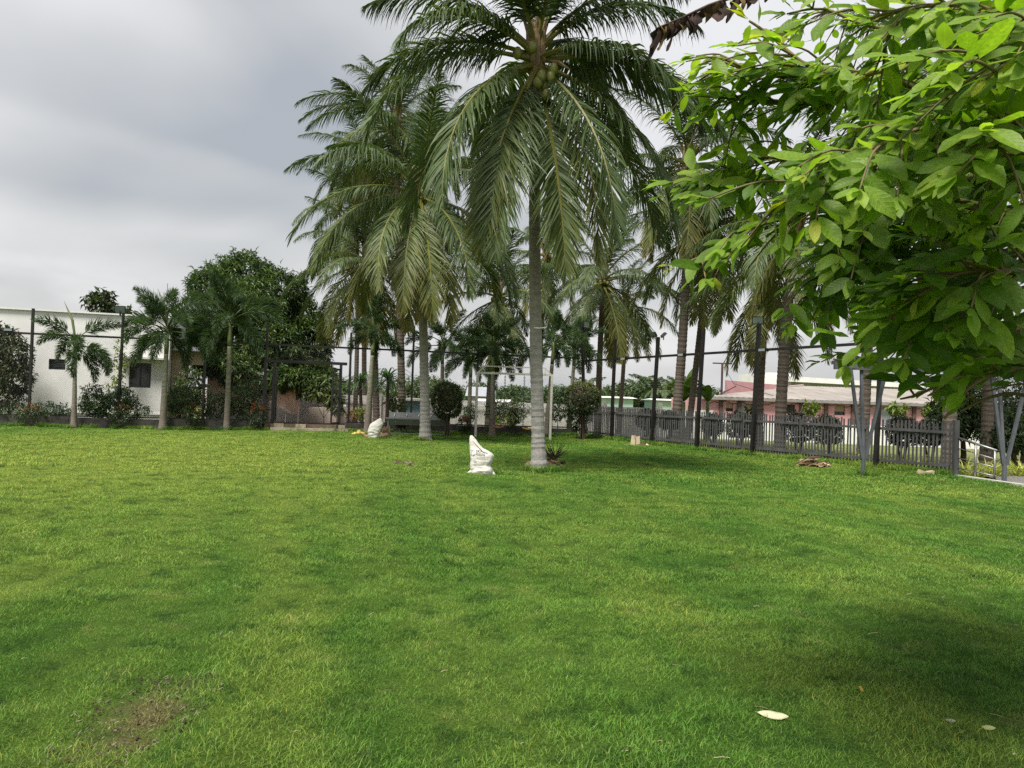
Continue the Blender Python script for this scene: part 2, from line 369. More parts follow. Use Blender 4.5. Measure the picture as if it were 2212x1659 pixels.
def ground_colour_nodes(t):
    """lawn colour by place: broad fresh and tired patches, streaks left by the mower, one worn spot, painted shade flecks"""
    g = nn(t, 'ShaderNodeNewGeometry')
    def noise(sc, det, vec=None, rough=.55):
        n = nn(t, 'ShaderNodeTexNoise'); n.inputs['Scale'].default_value = sc; n.inputs['Detail'].default_value = det; n.inputs['Roughness'].default_value = rough
        t.links.new(vec or g.outputs['Position'], n.inputs['Vector']); return n.outputs['Fac']
    def mapr(x, a, b, c=0.0, d=1.0):
        r = nn(t, 'ShaderNodeMapRange'); r.inputs[1].default_value = a; r.inputs[2].default_value = b; r.inputs[3].default_value = c; r.inputs[4].default_value = d
        r.interpolation_type = 'SMOOTHSTEP'; t.links.new(x, r.inputs[0]); return r.outputs[0]
    def mixc(f, a, b):
        m_ = nn(t, 'ShaderNodeMix', data_type='RGBA'); t.links.new(f, m_.inputs['Factor'])
        for k, q in (('A', a), ('B', b)):
            if isinstance(q, tuple): m_.inputs[k].default_value = (*q, 1)
            else: t.links.new(q, m_.inputs[k])
        return m_.outputs['Result']
    mp1 = nn(t, 'ShaderNodeMapping'); mp1.inputs['Rotation'].default_value = (0, 0, R(-17)); mp1.inputs['Scale'].default_value = (1.3, .33, 1); t.links.new(g.outputs['Position'], mp1.inputs[0])
    c = mixc(mapr(noise(.33, 4), .36, .66), LAWN_DARK, LAWN_MID)
    c = mixc(mapr(noise(.55, 6, mp1.outputs[0], .62), .44, .80, 0, .8), c, LAWN_LIGHT)
    c = mixc(mapr(noise(.16, 3), .48, .72, 0, .6), c, LAWN_LIGHT)
    # mower bands running to the gate, and the drier far left of the lawn
    wv_ = nn(t, 'ShaderNodeTexWave'); wv_.wave_type = 'BANDS'; wv_.bands_direction = 'X'; wv_.inputs['Scale'].default_value = .17; wv_.inputs['Distortion'].default_value = 1.6; wv_.inputs['Detail'].default_value = 3; wv_.inputs['Detail Scale'].default_value = .6
    mp2 = nn(t, 'ShaderNodeMapping'); mp2.inputs['Rotation'].default_value = (0, 0, R(-17)); t.links.new(g.outputs['Position'], mp2.inputs[0]); t.links.new(mp2.outputs[0], wv_.inputs['Vector'])
    c = mixc(mapr(wv_.outputs['Fac'], .35, .95, 0, .20), c, LAWN_LIGHT)
    d0 = nn(t, 'ShaderNodeVectorMath', operation='SUBTRACT'); t.links.new(g.outputs['Position'], d0.inputs[0]); d0.inputs[1].default_value = (-8.5, 16, 0)
    d1 = nn(t, 'ShaderNodeVectorMath', operation='MULTIPLY'); t.links.new(d0.outputs[0], d1.inputs[0]); d1.inputs[1].default_value = (1 / 8.5, 1 / 12.0, 0)
    d2_ = nn(t, 'ShaderNodeVectorMath', operation='LENGTH'); t.links.new(d1.outputs[0], d2_.inputs[0])
    c = mixc(mapr(d2_.outputs['Value'], .25, 1.2, .78, 0), c, LAWN_LIGHT)
    A_, B_ = G(600, 1420), G(588, 950); tn = (B_ - A_).normalized(); dp = nn(t, 'ShaderNodeVectorMath', operation='DOT_PRODUCT'); t.links.new(g.outputs['Position'], dp.inputs[0]); dp.inputs[1].default_value = (tn.y, -tn.x, 0)
    sb_ = nn(t, 'ShaderNodeMath', operation='SUBTRACT'); t.links.new(dp.outputs['Value'], sb_.inputs[0]); sb_.inputs[1].default_value = A_.x * tn.y - A_.y * tn.x
    wob = nn(t, 'ShaderNodeMath', operation='MULTIPLY_ADD'); t.links.new(noise(.8, 4), wob.inputs[0]); wob.inputs[1].default_value = .9; t.links.new(sb_.outputs[0], wob.inputs[2])
    s0_ = nn(t, 'ShaderNodeMath', operation='SUBTRACT'); t.links.new(wob.outputs[0], s0_.inputs[0]); s0_.inputs[1].default_value = .45
    ab = nn(t, 'ShaderNodeMath', operation='ABSOLUTE'); t.links.new(s0_.outputs[0], ab.inputs[0])
    c = mixc(mapr(ab.outputs[0], .05, .5, .42, 0), c, LAWN_LIGHT)
    c = mixc(mapr(noise(2.6, 6), .57, .82, 0, .75), c, LAWN_STRAW)
    c = mixc(mapr(noise(3.4, 5, rough=.72), .32, .53, .72, 0), c, LAWN_SHADE_FLECK)  # dark flecks: shade of small turf hollows put into the colour
    sp = nn(t, 'ShaderNodeVectorMath', operation='SUBTRACT'); t.links.new(g.outputs['Position'], sp.inputs[0]); sp.inputs[1].default_value = WORN
    s2 = nn(t, 'ShaderNodeVectorMath', operation='MULTIPLY'); t.links.new(sp.outputs[0], s2.inputs[0]); s2.inputs[1].default_value = (1 / .24, 1 / .50, 0)
    ln = nn(t, 'ShaderNodeVectorMath', operation='LENGTH'); t.links.new(s2.outputs[0], ln.inputs[0])
    ad = nn(t, 'ShaderNodeMath', operation='MULTIPLY_ADD'); t.links.new(noise(6.0, 5, rough=.65), ad.inputs[0]); ad.inputs[1].default_value = 1.9; t.links.new(ln.outputs['Value'], ad.inputs[2])
    worn = mapr(ad.outputs[0], 1.0, 2.0, 1, 0)
    return c, worn, mixc
LAWN_DARK, LAWN_MID, LAWN_LIGHT, LAWN_STRAW, LAWN_SHADE_FLECK = (.108, .260, .032), (.172, .350, .048), (.370, .490, .084), (.430, .450, .145), (.038, .122, .018)
WORN = (-1.66, 3.55, 0)
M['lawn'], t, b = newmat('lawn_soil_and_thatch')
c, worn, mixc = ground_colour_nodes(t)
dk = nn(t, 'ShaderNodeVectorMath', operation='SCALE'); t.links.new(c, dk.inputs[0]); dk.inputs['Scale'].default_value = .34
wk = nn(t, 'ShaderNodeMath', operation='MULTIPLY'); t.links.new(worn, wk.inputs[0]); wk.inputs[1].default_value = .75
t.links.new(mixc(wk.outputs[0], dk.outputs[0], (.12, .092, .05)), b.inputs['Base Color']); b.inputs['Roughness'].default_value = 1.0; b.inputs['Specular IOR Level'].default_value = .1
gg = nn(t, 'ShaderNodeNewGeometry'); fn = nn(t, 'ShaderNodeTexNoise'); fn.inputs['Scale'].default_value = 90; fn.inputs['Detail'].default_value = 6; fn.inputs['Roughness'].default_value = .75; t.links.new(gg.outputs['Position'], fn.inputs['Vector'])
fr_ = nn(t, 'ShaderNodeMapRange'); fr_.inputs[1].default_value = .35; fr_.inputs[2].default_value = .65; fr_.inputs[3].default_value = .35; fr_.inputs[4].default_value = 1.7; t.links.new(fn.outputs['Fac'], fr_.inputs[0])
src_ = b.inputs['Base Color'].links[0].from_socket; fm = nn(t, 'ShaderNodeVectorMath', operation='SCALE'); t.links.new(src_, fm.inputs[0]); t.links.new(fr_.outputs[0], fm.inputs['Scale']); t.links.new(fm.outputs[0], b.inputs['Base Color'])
fb = nn(t, 'ShaderNodeBump'); fb.inputs['Strength'].default_value = .9; fb.inputs['Distance'].default_value = .02; t.links.new(fn.outputs['Fac'], fb.inputs['Height']); t.links.new(fb.outputs[0], b.inputs['Normal'])
M['grass'], t, b = newmat('grass_blade')
def mapw(x):
    k = nn(t, 'ShaderNodeMath', operation='MULTIPLY'); t.links.new(x, k.inputs[0]); k.inputs[1].default_value = .85; return k.outputs[0]
c, worn, mixc = ground_colour_nodes(t)
a = nn(t, 'ShaderNodeAttribute'); a.attribute_name = 'col'
sc = nn(t, 'ShaderNodeVectorMath', operation='MULTIPLY'); t.links.new(mixc(mapw(worn), c, (.30, .25, .09)), sc.inputs[0]); t.links.new(a.outputs['Vector'], sc.inputs[1])
t.links.new(sc.outputs[0], b.inputs['Base Color']); b.inputs['Roughness'].default_value = .55; b.inputs['Specular IOR Level'].default_value = .3
tr = nn(t, 'ShaderNodeBsdfTranslucent'); t.links.new(sc.outputs[0], tr.inputs[0]); ms = nn(t, 'ShaderNodeMixShader'); ms.inputs[0].default_value = .35
t.links.new(b.outputs[0], ms.inputs[1]); t.links.new(tr.outputs[0], ms.inputs[2]); t.links.new(ms.outputs[0], t.nodes['Material Output'].inputs[0])

xs = np.arange(-30, 15.3, .16); ys = np.concatenate([np.arange(-8, 12, .12), np.arange(12, 32.6, .16)])
X, Y = np.meshgrid(xs, ys); Z = lawn_h(X, Y); nx, ny = len(xs), len(ys)
idx = np.arange(nx * ny).reshape(ny, nx)
q = np.stack([idx[:-1, :-1], idx[:-1, 1:], idx[1:, 1:], idx[1:, :-1]], -1).reshape(-1, 4)
cxm = (X[:-1, :-1] + X[1:, 1:]).ravel() / 2; cym = (Y[:-1, :-1] + Y[1:, 1:]).ravel() / 2
q = q[in_poly(cxm, cym, LAWN_POLY)]
used = np.unique(q); remap = -np.ones(nx * ny, dtype=int); remap[used] = np.arange(len(used))
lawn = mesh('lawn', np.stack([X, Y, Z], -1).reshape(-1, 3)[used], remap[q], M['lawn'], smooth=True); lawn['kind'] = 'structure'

# the land outside, lower than the lawn, falling away to the sheds
M['field'] = surf('dry_field_grass', (.21, .20, .065), .95, .35, .35, bump=.4, bscale=3, col2=(.16, .21, .05))
def field_z(x, y): return -.30 - .15 * min(1, max(0, (y - 30) / 14)) 
gx = [-2500, -700, -200, -80, -50, -35, -25, -15, -8, -2, 4, 8, 12, 16, 22, 30, 40, 60, 100, 250, 800, 2500]
gy = [-300, -60, -20, 0, 10, 18, 24, 30, 34, 38, 44, 50, 60, 80, 120, 200, 500, 1500, 3500]
V = [(x, y, field_z(x, y)) for y in gy for x in gx]
F = [(j * len(gx) + i, j * len(gx) + i + 1, (j + 1) * len(gx) + i + 1, (j + 1) * len(gx) + i) for j in range(len(gy) - 1) for i in range(len(gx) - 1)]
o = mesh('ground', V, F, M['field'], smooth=True); o['kind'] = 'structure'
o = MB().prism([G(560, 913, .27), G(752, 917, .27), Vector((-6.0, 44, -.2)), Vector((-17.5, 42, -.2))], (0, 0, -.6)).build('bare_soil_yard', M['soil']); o['kind'] = 'structure'
# paved path at the right with its pale kerb
pe = [EDGE[0] + Vector((.30, .3, 0))] + [p + Vector((.12, 0, 0)) for p in EDGE[1:]]
pout = [Vector((14.2, 22.5, 0)), Vector((14.4, 17.5, 0)), Vector((15.2, 12, 0)), Vector((17.5, 4, 0)), Vector((18.5, -8, 0))]
mb = MB(); pin = [Vector((12.5, 21, 0))] + pe[1:]
V = []; F = []
for a_, b_ in zip(pin, pout): V += [(a_.x, a_.y, -.03), (b_.x, b_.y, -.06)]
F = [(2 * i, 2 * i + 1, 2 * i + 3, 2 * i + 2) for i in range(len(pin) - 1)]
o = mesh('path', V, F, M['path']); o['kind'] = 'structure'
mb = MB()
for p_, q_ in zip(EDGE[:-1], EDGE[1:]): mb.beam(p_ + Vector((.06, 0, -.04)), q_ + Vector((.06, 0, -.04)), .14, .20)
o = mb.build('path_kerb', M['edge']); o['kind'] = 'structure'
# low retaining kerb under the chain link fence, block by block (left open at the gate)
GATE0, GATE1 = onplane(566, 905, LA, LB), onplane(748, 905, LA, LB)
kerb = thing('kerb_wall', 'low dark mossy concrete kerb wall running under the chain link fence', 'kerb wall', LA0)
s = 0.0; tot = (LB - LA0).length; rr = random.Random(3); sg0 = (GATE0 - LA0).dot(LDIR); sg1 = (GATE1 - LA0).dot(LDIR)
while s < tot:
    l = rr.uniform(1.1, 1.7)
    if s < sg0 < s + l + .4: l = sg0 - s
    e_ = min(tot, s + l)
    if not (sg0 - .05 <= s < sg1 - .05):
        h = .335 + rr.uniform(-.02, .015)
        a_, b_ = LA0 + LDIR * (s + .008), LA0 + LDIR * (e_ - .008)
        off = LN * (-.10 + rr.uniform(-.008, .008))
        MB().beam(a_ + off + Vector((0, 0, h / 2 - .12)), b_ + off + Vector((0, 0, h / 2 - .12)), .26, h + .24).build('kerb_block', M['kerb'], kerb)
        s = e_
    else: s = sg1
# steps at the gate
st = thing('gate_steps', 'two rough stone steps leading up to the open gate', 'steps', GATE0)
gl = (GATE1 - GATE0).length; rr = random.Random(8)
for row, (z0, z1, off, l0, l1, mt) in enumerate(((-.1, .13, .34, .32, gl + .05, 'stone'), (-.1, .27, .06, .1, gl - .05, 'stone_dark'))):
    s = l0
    while s < l1 - .1:
        l = min(rr.uniform(1.2, 1.8) if row == 0 else rr.uniform(.28, .5), l1 - s)
        a_ = GATE0.copy(); a_.z = 0
        p_ = a_ + LDIR * s + LN * (off + rr.uniform(-.015, .015)); q_ = a_ + LDIR * (s + l - .012) + LN * (off + rr.uniform(-.015, .015))
        zt = z1 + rr.uniform(-.012, .012)
        MB().beam(p_ + Vector((0, 0, (z0 + zt) / 2)), q_ + Vector((0, 0, (z0 + zt) / 2)), .34, zt - z0).build('step_stone', M[mt] if rr.random() > .25 else M['stone'], st)
        s += l

# ------------------------------------------------------------------ chain link fence and gate
RAILZ = 3.22
cf = thing('chain_link_fence', 'tall black post chain link fence along the far left side of the lawn', 'fence', LA)
off = LN * -.12
posts = [(-260, 3.9), (66, 4.08), (259, 4.12), (441, 4.0), (575, 4.0), (756, 3.85), (891, 4.25), (1030, 3.9), (1156, 3.9)]
ptop = {}
for px, zt in posts:
    p = onplane(px, 820, LA + off, LB + off)
    lean = Vector((rr.uniform(-.03, .03), rr.uniform(-.03, .03), 0))
    MB().beam((p.x, p.y, 0.2), Vector((p.x, p.y, zt)) + lean, .075, .075).build('post', M['black_steel'], cf); ptop[px] = Vector((p.x, p.y, zt)) + lean
a_, b_ = LA0 + off, LB + off
MB().beam(a_ + Vector((0, 0, RAILZ - .07)), b_ + Vector((0, 0, RAILZ + .07)), .07, .07).build('top_rail', M['black_steel'], cf)
for s0, s1 in ((0, sg0), (sg1, tot)):
    MB().beam(LA0 + off + LDIR * s0 + Vector((0, 0, .375)), LA0 + off + LDIR * s1 + Vector((0, 0, .375)), .05, .05).build('bottom_rail', M['black_steel'], cf)
mbw = MB()
def wirelines(s0, s1, z0, z1, step=.075):
    h = z1 - z0; k = s0 - h
    while k < s1:
        for sgn in (1, -1):
            u0, u1 = (k, k + h); v0, v1 = (z0, z1) if sgn > 0 else (z1, z0)
            if u1 < s0 or u0 > s1: continue
            if u0 < s0: v0 += (v1 - v0) * (s0 - u0) / h; u0 = s0
            if u1 > s1: v1 = v0 + (v1 - v0) * (s1 - u0) / (u1 - u0); u1 = s1
            P_ = LA0 + off + LDIR * u0 + LN * (.004 * sgn) + Vector((0, 0, v0)); Q_ = LA0 + off + LDIR * u1 + LN * (.004 * sgn) + Vector((0, 0, v1))
            mbw.tube([P_, Q_], .0009, 3, cap=False)
        k += step
wirelines(0, sg0, .38, 3.2); wirelines(sg1, tot, .38, 3.2); wirelines(sg0, sg1, 2.62, 3.2)
mbw.build('wire_mesh', M['wire'], cf)['kind'] = 'stuff'
# gate
gt = thing('gate', 'black steel gate frame with one leaf swung open above the stone steps', 'gate', GATE0)
def gp(px, z, o_=0.0):
    p = onplane(px, 840, LA, LB); p = p + LN * o_; p.z = z; return p
for px in (572, 591, 735): MB().beam(gp(px, .27), gp(px, 2.62), .09, .09).build('gate_post', M['black_steel'], gt)
MB().beam(gp(571, 2.62), gp(748, 2.62), .10, .11).build('header_beam', M['black_steel'], gt)
MB().beam(gp(571, .30), gp(748, .30), .06, .05).build('threshold_bar', M['black_steel'], gt)
for z in (.78, 1.32, 2.2): MB().beam(gp(573, z), gp(590, z), .05, .05).build('rung', M['black_steel'], gt)
for z in (.80, 1.35, 1.92): MB().beam(gp(736, z), gp(748, z), .05, .05).build('rung', M['black_steel'], gt)
hz = gp(733, 0); lf = hz + LN * .75 - LDIR * .30
def gate_leaf(h0, h1):
    mb = MB()
    for p_ in (h0, h1): mb.beam((p_.x, p_.y, .36), (p_.x, p_.y, 2.40), .055, .055)
    for z in (.36, 1.30, 2.40): mb.beam((h0.x, h0.y, z), (h1.x, h1.y, z), .045, .045)
    o = mb.build('gate_leaf', M['black_steel'], gt)
    w_ = MB()
    n = 11
    for i in range(1, n):
        f_ = i / n; a_ = h0.lerp(h1, f_); w_.tube([(a_.x, a_.y, 0.36), (a_.x, a_.y, 2.4)], .0014, 3, cap=False)
    for i in range(1, 28): z = .36 + 2.04 * i / 28; w_.tube([(h0.x, h0.y, z), (h1.x, h1.y, z)], .0014, 3, cap=False)
    w_.build('wire_panel', M['wire'], o)
gate_leaf(hz, lf)
hz2 = gp(593, 0); gate_leaf(hz2, hz2 - LN * .9 + LDIR * .05)
o = MB().box(gp(746, 1.02, .08), (.10, .03, .07), math.atan2(LDIR.y, LDIR.x)).build('lock_sign', M['plastic_white'], gt)

# ------------------------------------------------------------------ right side: tall posts with rail, picket fence
pf = thing('post_rail_frame', 'row of tall black steel posts joined by one top rail before the picket fence', 'post frame', RA)
rposts = [((1262, 948), (1258, 700), 3.85), ((1320, 948), (1329, 733), 3.9), ((1407, 959), (1422, 728), 3.9), ((1504, 971), (1520, 710), 3.95), ((1624, 981), (1640, 699), 4.0), ((1762, 1000), (1775, 690), 3.95), ((1891, 1014), (1908, 670), 3.95)]
rtop = {}
fo = RN * .17
for (bx, by), (tx, ty), zt in rposts:
    if bx == 1762: continue
    b_ = onplane(bx, by, RA + fo, RB + fo); t_ = onplane(tx, ty, RA + fo, RB + fo); b_.z = -.05
    o = MB().beam(b_, t_, .10, .10, up=RDIR).build('post', M['black_steel'], pf)
    MB().box((b_.x, b_.y, .02), (.26, .26, .05), .5).build('base_plate', M['black_steel'], o); rtop[bx] = t_
a_ = onplane(1258, 780, RA + fo, RB + fo); b_ = onplane(1872, 742, RA + fo, RB + fo); d_ = (b_ - a_).normalized()
MB().beam(a_, b_ + d_ * 4.5, .075, .075).build('top_rail', M['black_steel'], pf)
pk = thing('picket_fence', 'dark grey wooden picket fence along the right edge of the lawn', 'fence', RA)
rr = random.Random(21)
shapes = []
for i in range(6):
    hh = 1.30 + rr.uniform(-.02, .02); tw = .043; th = .018
    m_ = MB(); m_.hexa([(-tw / 2, -th / 2, 0), (tw / 2, -th / 2, 0), (tw / 2, th / 2, 0), (-tw / 2, th / 2, 0), (-tw / 2, -th / 2, hh), (tw / 2, -th / 2, hh + rr.uniform(-.012, .012)), (tw / 2, th / 2, hh + rr.uniform(-.01, .01)), (-tw / 2, th / 2, hh)])
    shapes.append(mesh('picket', m_.v, m_.f, M['grey_fence'], data_only=True))
rl = (RB - RA).length; n = int(rl / .1035); ang = math.atan2(RDIR.y, RDIR.x)
for i in range(n):
    p = RDIR * (i * rl / n + .03)
    o = link(bpy.data.objects.new('picket', rr.choice(shapes)), pk); o.location = p + Vector((0, 0, -.02 + rr.uniform(-.012, .012)))
    o.rotation_euler = (rr.uniform(-.012, .012), rr.uniform(-.012, .012), ang + rr.uniform(-.06, .06))
bays = [0.0, .13, .30, .45, .58, .72, .86, 1.0]
for i in range(len(bays) - 1):
    for z in (.24, 1.06):
        a_ = RA + RDIR * (rl * bays[i] + .06) + RN * .033; b_ = RA + RDIR * (rl * bays[i + 1] - .06) + RN * .033
        MB().beam(a_ + Vector((0, 0, z + rr.uniform(-.02, .02))), b_ + Vector((0, 0, z + rr.uniform(-.02, .02))), .035, .065).build('rail', M['grey_fence'], pk)
MB().beam(RB + RDIR * .06 + Vector((0, 0, -.05)), RB + RDIR * .06 + Vector((0, 0, 1.34)), .11, .11).build('end_post', M['grey_fence'], pk)

# floodlights on the posts
def floodlight(p, yaw, label, tilt=.5, s_=1.0, grp='floodlights on the fence posts'):
    f_ = thing('floodlight', label, 'floodlight', p, grp)
    m_ = Matrix.Rotation(yaw, 4, 'Z') @ Matrix.Rotation(tilt, 4, 'X')
    def loc(v): return (m_ @ Vector(v))
    h_ = MB(); W_, H_, D_ = .15 * s_, .105 * s_, .035 * s_
    h_.hexa([loc(v) for v in ((-W_, -D_, -H_), (W_, -D_, -H_), (W_ * .82, D_ * 1.6, -H_ * .8), (-W_ * .82, D_ * 1.6, -H_ * .8), (-W_, -D_, H_), (W_, -D_, H_), (W_ * .82, D_ * 1.6, H_ * .8), (-W_ * .82, D_ * 1.6, H_ * .8))])
    h_.build('housing', M['black_steel'], f_, local=True)
    g_ = MB(); g_.hexa([loc(v) for v in ((-W_ * .85, -D_ - .006, -H_ * .8), (W_ * .85, -D_ - .006, -H_ * .8), (W_ * .85, -D_ + .004, -H_ * .8), (-W_ * .85, -D_ + .004, -H_ * .8), (-W_ * .85, -D_ - .006, H_ * .8), (W_ * .85, -D_ - .006, H_ * .8), (W_ * .85, -D_ + .004, H_ * .8), (-W_ * .85, -D_ + .004, H_ * .8))])
    g_.build('lens', M['lens'], f_, local=True)
    b_ = MB(); b_.beam((0, 0, -.17 * s_), (0, 0, 0), .03 * s_, .05 * s_); b_.build('bracket', M['black_steel'], f_, local=True)
floodlight(ptop[259] + Vector((-.08, -.06, .10)), .1, 'floodlight on the second post from the left, before the white building', .5, 1.35)
floodlight(rtop[1407] + Vector((-.20, -.05, .08)), -.9, 'left one of the pair of floodlights splayed on one post', .75)
floodlight(rtop[1407] + Vector((.20, .05, .08)), 1.6, 'right one of the pair of floodlights splayed on one post', .75)
floodlight(rtop[1624] + Vector((-.05, -.05, .10)), -.5, 'floodlight on the tall post left of the thick bare palm trunk', .35, 1.15)
floodlight(rtop[1262] + Vector((.14, .0, -.02)), .9, 'black floodlight seen sideways on the fence corner post above the clipped bush', .1, 1.3)
def rail_lamp(p, yaw, label):
    f_ = thing('rail_lamp', label, 'floodlight', p, 'small lamps clamped to the fence rails')
    d_ = Vector((math.cos(yaw), math.sin(yaw), 0)); n_ = Vector((-d_.y, d_.x, 0))
    MB().beam(-d_ * .15 - n_ * .05 + Vector((0, 0, -.06)), d_ * .15 - n_ * .05 + Vector((0, 0, -.06)), .12, .10).build('housing', M['black_steel'], f_, local=True)
    MB().beam(-d_ * .12 - n_ * .13 + Vector((0, 0, -.06)), d_ * .12 - n_ * .13 + Vector((0, 0, -.06)), .012, .075).build('lens', M['lens'], f_, local=True)
    MB().tube([(0, 0, .03), d_ * -.02 + Vector((0, 0, -.10)), d_ * .06 + Vector((0, 0, -.16)), d_ * .12 + Vector((0, 0, -.12))], .006, 5).build('cable', M['black_steel'], f_, local=True)
la = math.atan2(LDIR.y, LDIR.x); ra = math.atan2(RDIR.y, RDIR.x)
rail_lamp(onplane(20, 709, LA + off, LB + off), la, 'small lamp clamped to the top rail at the far left edge')
rail_lamp(onplane(913, 756, LA + off, LB + off), la + .3, 'small lamp on the rail beside the limed palm trunk above the steel trough')
rail_lamp(onplane(1351, 772, RA + fo, RB + fo), ra, 'small lamp hanging from the right rail, nearest the corner')
rail_lamp(onplane(1476, 763, RA + fo, RB + fo), ra, 'small lamp hanging from the right rail before a leaning palm trunk')
rail_lamp(onplane(1652, 752, RA + fo, RB + fo), ra, 'small lamp hanging from the right rail just beside the floodlit post')

# ------------------------------------------------------------------ buildings
def facade(A, d, n_in, s1, z0, z1, openings, depth=.22):
    """wall face from A along d with real openings; n_in points into the wall"""
    S = sorted({0.0, s1, *[k for o_ in openings for k in o_[:2]]}); Zs = sorted({z0, z1, *[k for o_ in openings for k in o_[2:4]]})
    mb = MB(); P = lambda s_, z, k=0.0: A + d * s_ + n_in * k + Vector((0, 0, z - A.z))
    for i in range(len(S) - 1):
        for j in range(len(Zs) - 1):
            sm, zm = (S[i] + S[i + 1]) / 2, (Zs[j] + Zs[j + 1]) / 2
            if any(o_[0] < sm < o_[1] and o_[2] < zm < o_[3] for o_ in openings): continue
            mb.add([P(S[i], Zs[j]), P(S[i + 1], Zs[j]), P(S[i + 1], Zs[j + 1]), P(S[i], Zs[j + 1])], [(0, 1, 2, 3)])
    for a_, b_, c_, e_ in openings:
        for q in (((a_, c_), (b_, c_)), ((b_, c_), (b_, e_)), ((b_, e_), (a_, e_)), ((a_, e_), (a_, c_))):
            (u0, v0), (u1, v1) = q; mb.add([P(u0, v0), P(u1, v1), P(u1, v1, depth), P(u0, v0, depth)], [(0, 1, 2, 3)])
    return mb, P
def window(parent, P, a_, b_, c_, e_, depth=.1, louvres=0, mull=1, name='window', glassmat='glass', fw=.05):
    fr = MB()
    for (u0, v0), (u1, v1) in (((a_, c_), (b_, c_)), ((a_, e_), (b_, e_)), ((a_, c_), (a_, e_)), ((b_, c_), (b_, e_))):
        fr.beam(P(u0, v0, depth), P(u1, v1, depth), fw, fw)
    for k in range(mull):
        u = a_ + (b_ - a_) * (k + 1) / (mull + 1); fr.beam(P(u, c_, depth), P(u, e_, depth), fw, fw)
    wo = fr.build(name, M['frame'], parent)
    if louvres:
        MB().prism([P(a_, c_, depth + .10), P(b_, c_, depth + .10), P(b_, e_, depth + .10), P(a_, e_, depth + .10)], (0, .01, 0)).build('pane', M['glass'], wo)
        for k in range(louvres):
            z = c_ + (e_ - c_) * (k + .5) / louvres; hh = (e_ - c_) / louvres * .5
            MB().prism([P(a_, z - hh, depth + .06), P(b_, z - hh, depth + .06), P(b_, z + hh * .8, depth + .02), P(a_, z + hh * .8, depth + .02)], (0, 0, .008)).build('louvre_slat', M['louvre'], wo)
    else:
        for k in range(mull + 1):
            u0 = a_ + (b_ - a_) * k / (mull + 1); u1 = a_ + (b_ - a_) * (k + 1) / (mull + 1)
            MB().prism([P(u0, c_, depth + .01), P(u1, c_, depth + .01), P(u1, e_, depth + .01), P(u0, e_, depth + .01)], (0, .008, 0)).build('pane', M[glassmat], wo)
    return wo
NI = -LN
WA, WB = LA - LN * 3.0, LB - LN * 3.0
wr = onplane(363, 830, WA, WB); wl = WA - LDIR * 14
W1 = (Vector((wr.x, wr.y, 0)) - wl).dot(LDIR)
def ws(px, py): p = onplane(px, py, WA, WB); return (p - wl).dot(LDIR), p.z
a1, zt1 = ws(105.5, 775); b1, zb1 = ws(141, 799)
a2, zt2 = ws(280, 783); b2, zb2 = ws(325, 838)
top = 4.25
wl.z = -.6
hb = thing('white_building', 'long flat roofed white building behind the chain link fence on the left', 'building', wl)
mb, P = facade(wl, LDIR, NI, W1, -.6, top, [(a1, b1, zb1, zt1), (a2, b2, zb2, zt2)])
e0, e1 = wl + LDIR * W1, wl + LDIR * W1 + NI * 6
mb.add([P(W1, -.6), P(W1, -.6, 6), P(W1, top, 6), P(W1, top)], [(0, 1, 2, 3)])
mb.add([P(0, top), P(W1, top), P(W1, top, 6), P(0, top, 6)], [(0, 1, 2, 3)])
mb.build('wall', M['white_wall'], hb)
window(hb, P, a1, b1, zb1, zt1, louvres=6, mull=0)
window(hb, P, a2, b2, zb2, zt2, louvres=0, mull=1)
MB().beam(P(0, top + .03, .06), P(W1 + .05, top + .03, .06), .3, .06).build('parapet_coping', M['white_wall'], hb)
MB().beam(P(0, .42, -.02), P(W1, .42, -.02), .05, .06).build('plinth_band', M['white_wall'], hb)
MB().box(P((a2 + b2) / 2 + .1, zt2 + .18, -.22), (b2 - a2 + 1.0, .5, .07), la).build('sunshade_slab', M['white_stain'], hb)
# peach porch at the end of the building
pq = wr.copy(); pq.z = -.4; pr = thing('porch', 'peach coloured porch with grey slab roof at the white building end', 'porch', pq)
q0 = lambda k, j, z: Vector((wr.x, wr.y, 0)) + LDIR * k + NI * j + Vector((0, 0, z))
MB().prism([q0(.02, .6, -.4), q0(.62, .6, -.4), q0(.62, .6, 3.0), q0(.02, .6, 3.0)], NI * .3).build('pillar', M['peach'], pr)
MB().prism([q0(.62, .6, 2.45), q0(1.25, .6, 2.45), q0(1.25, .6, 3.0), q0(.62, .6, 3.0)], NI * .3).build('lintel', M['peach'], pr)
MB().prism([q0(-.05, .25, 3.0), q0(1.4, .25, 3.0), q0(1.4, .25, 3.16), q0(-.05, .25, 3.16)], NI * 3.5).build('roof_slab', M['grey_panel'], pr)
# white annex wall further right
aa = at(449, 800, 34.5); ab = at(548, 800, 35.5)
an = thing('white_annex', 'small white annex block half hidden behind the foxtail palms and shrubs', 'building', (aa.x, aa.y, -.5))
mb = MB().prism([Vector((aa.x, aa.y, -.5)), Vector((ab.x, ab.y, -.5)), Vector((ab.x, ab.y, 2.2)), Vector((aa.x, aa.y, 2.2))], (-.5, 3, 0)); mb.build('wall', M['white_stain'], an)
MB().box(((aa.x + ab.x) / 2, (aa.y + ab.y) / 2 + 1.3, 2.28), (ab.x - aa.x + .5, 3.5, .14), .3).build('roof_slab', M['white_stain'], an)
MB().box((aa.x - .1, aa.y - .1, 1.62), (.5, .12, .16), .3).build('ledge', M['white_wall'], an)
rod = at(361, 640, 38)
tag(MB().tube([(rod.x, rod.y, 3), (rod.x, rod.y, at(361, 612, 38).z)], [.03, .012], 6).build('lightning_rod', M['grey_steel']), 'thin lightning rod rising left of the big mango tree', 'rod')

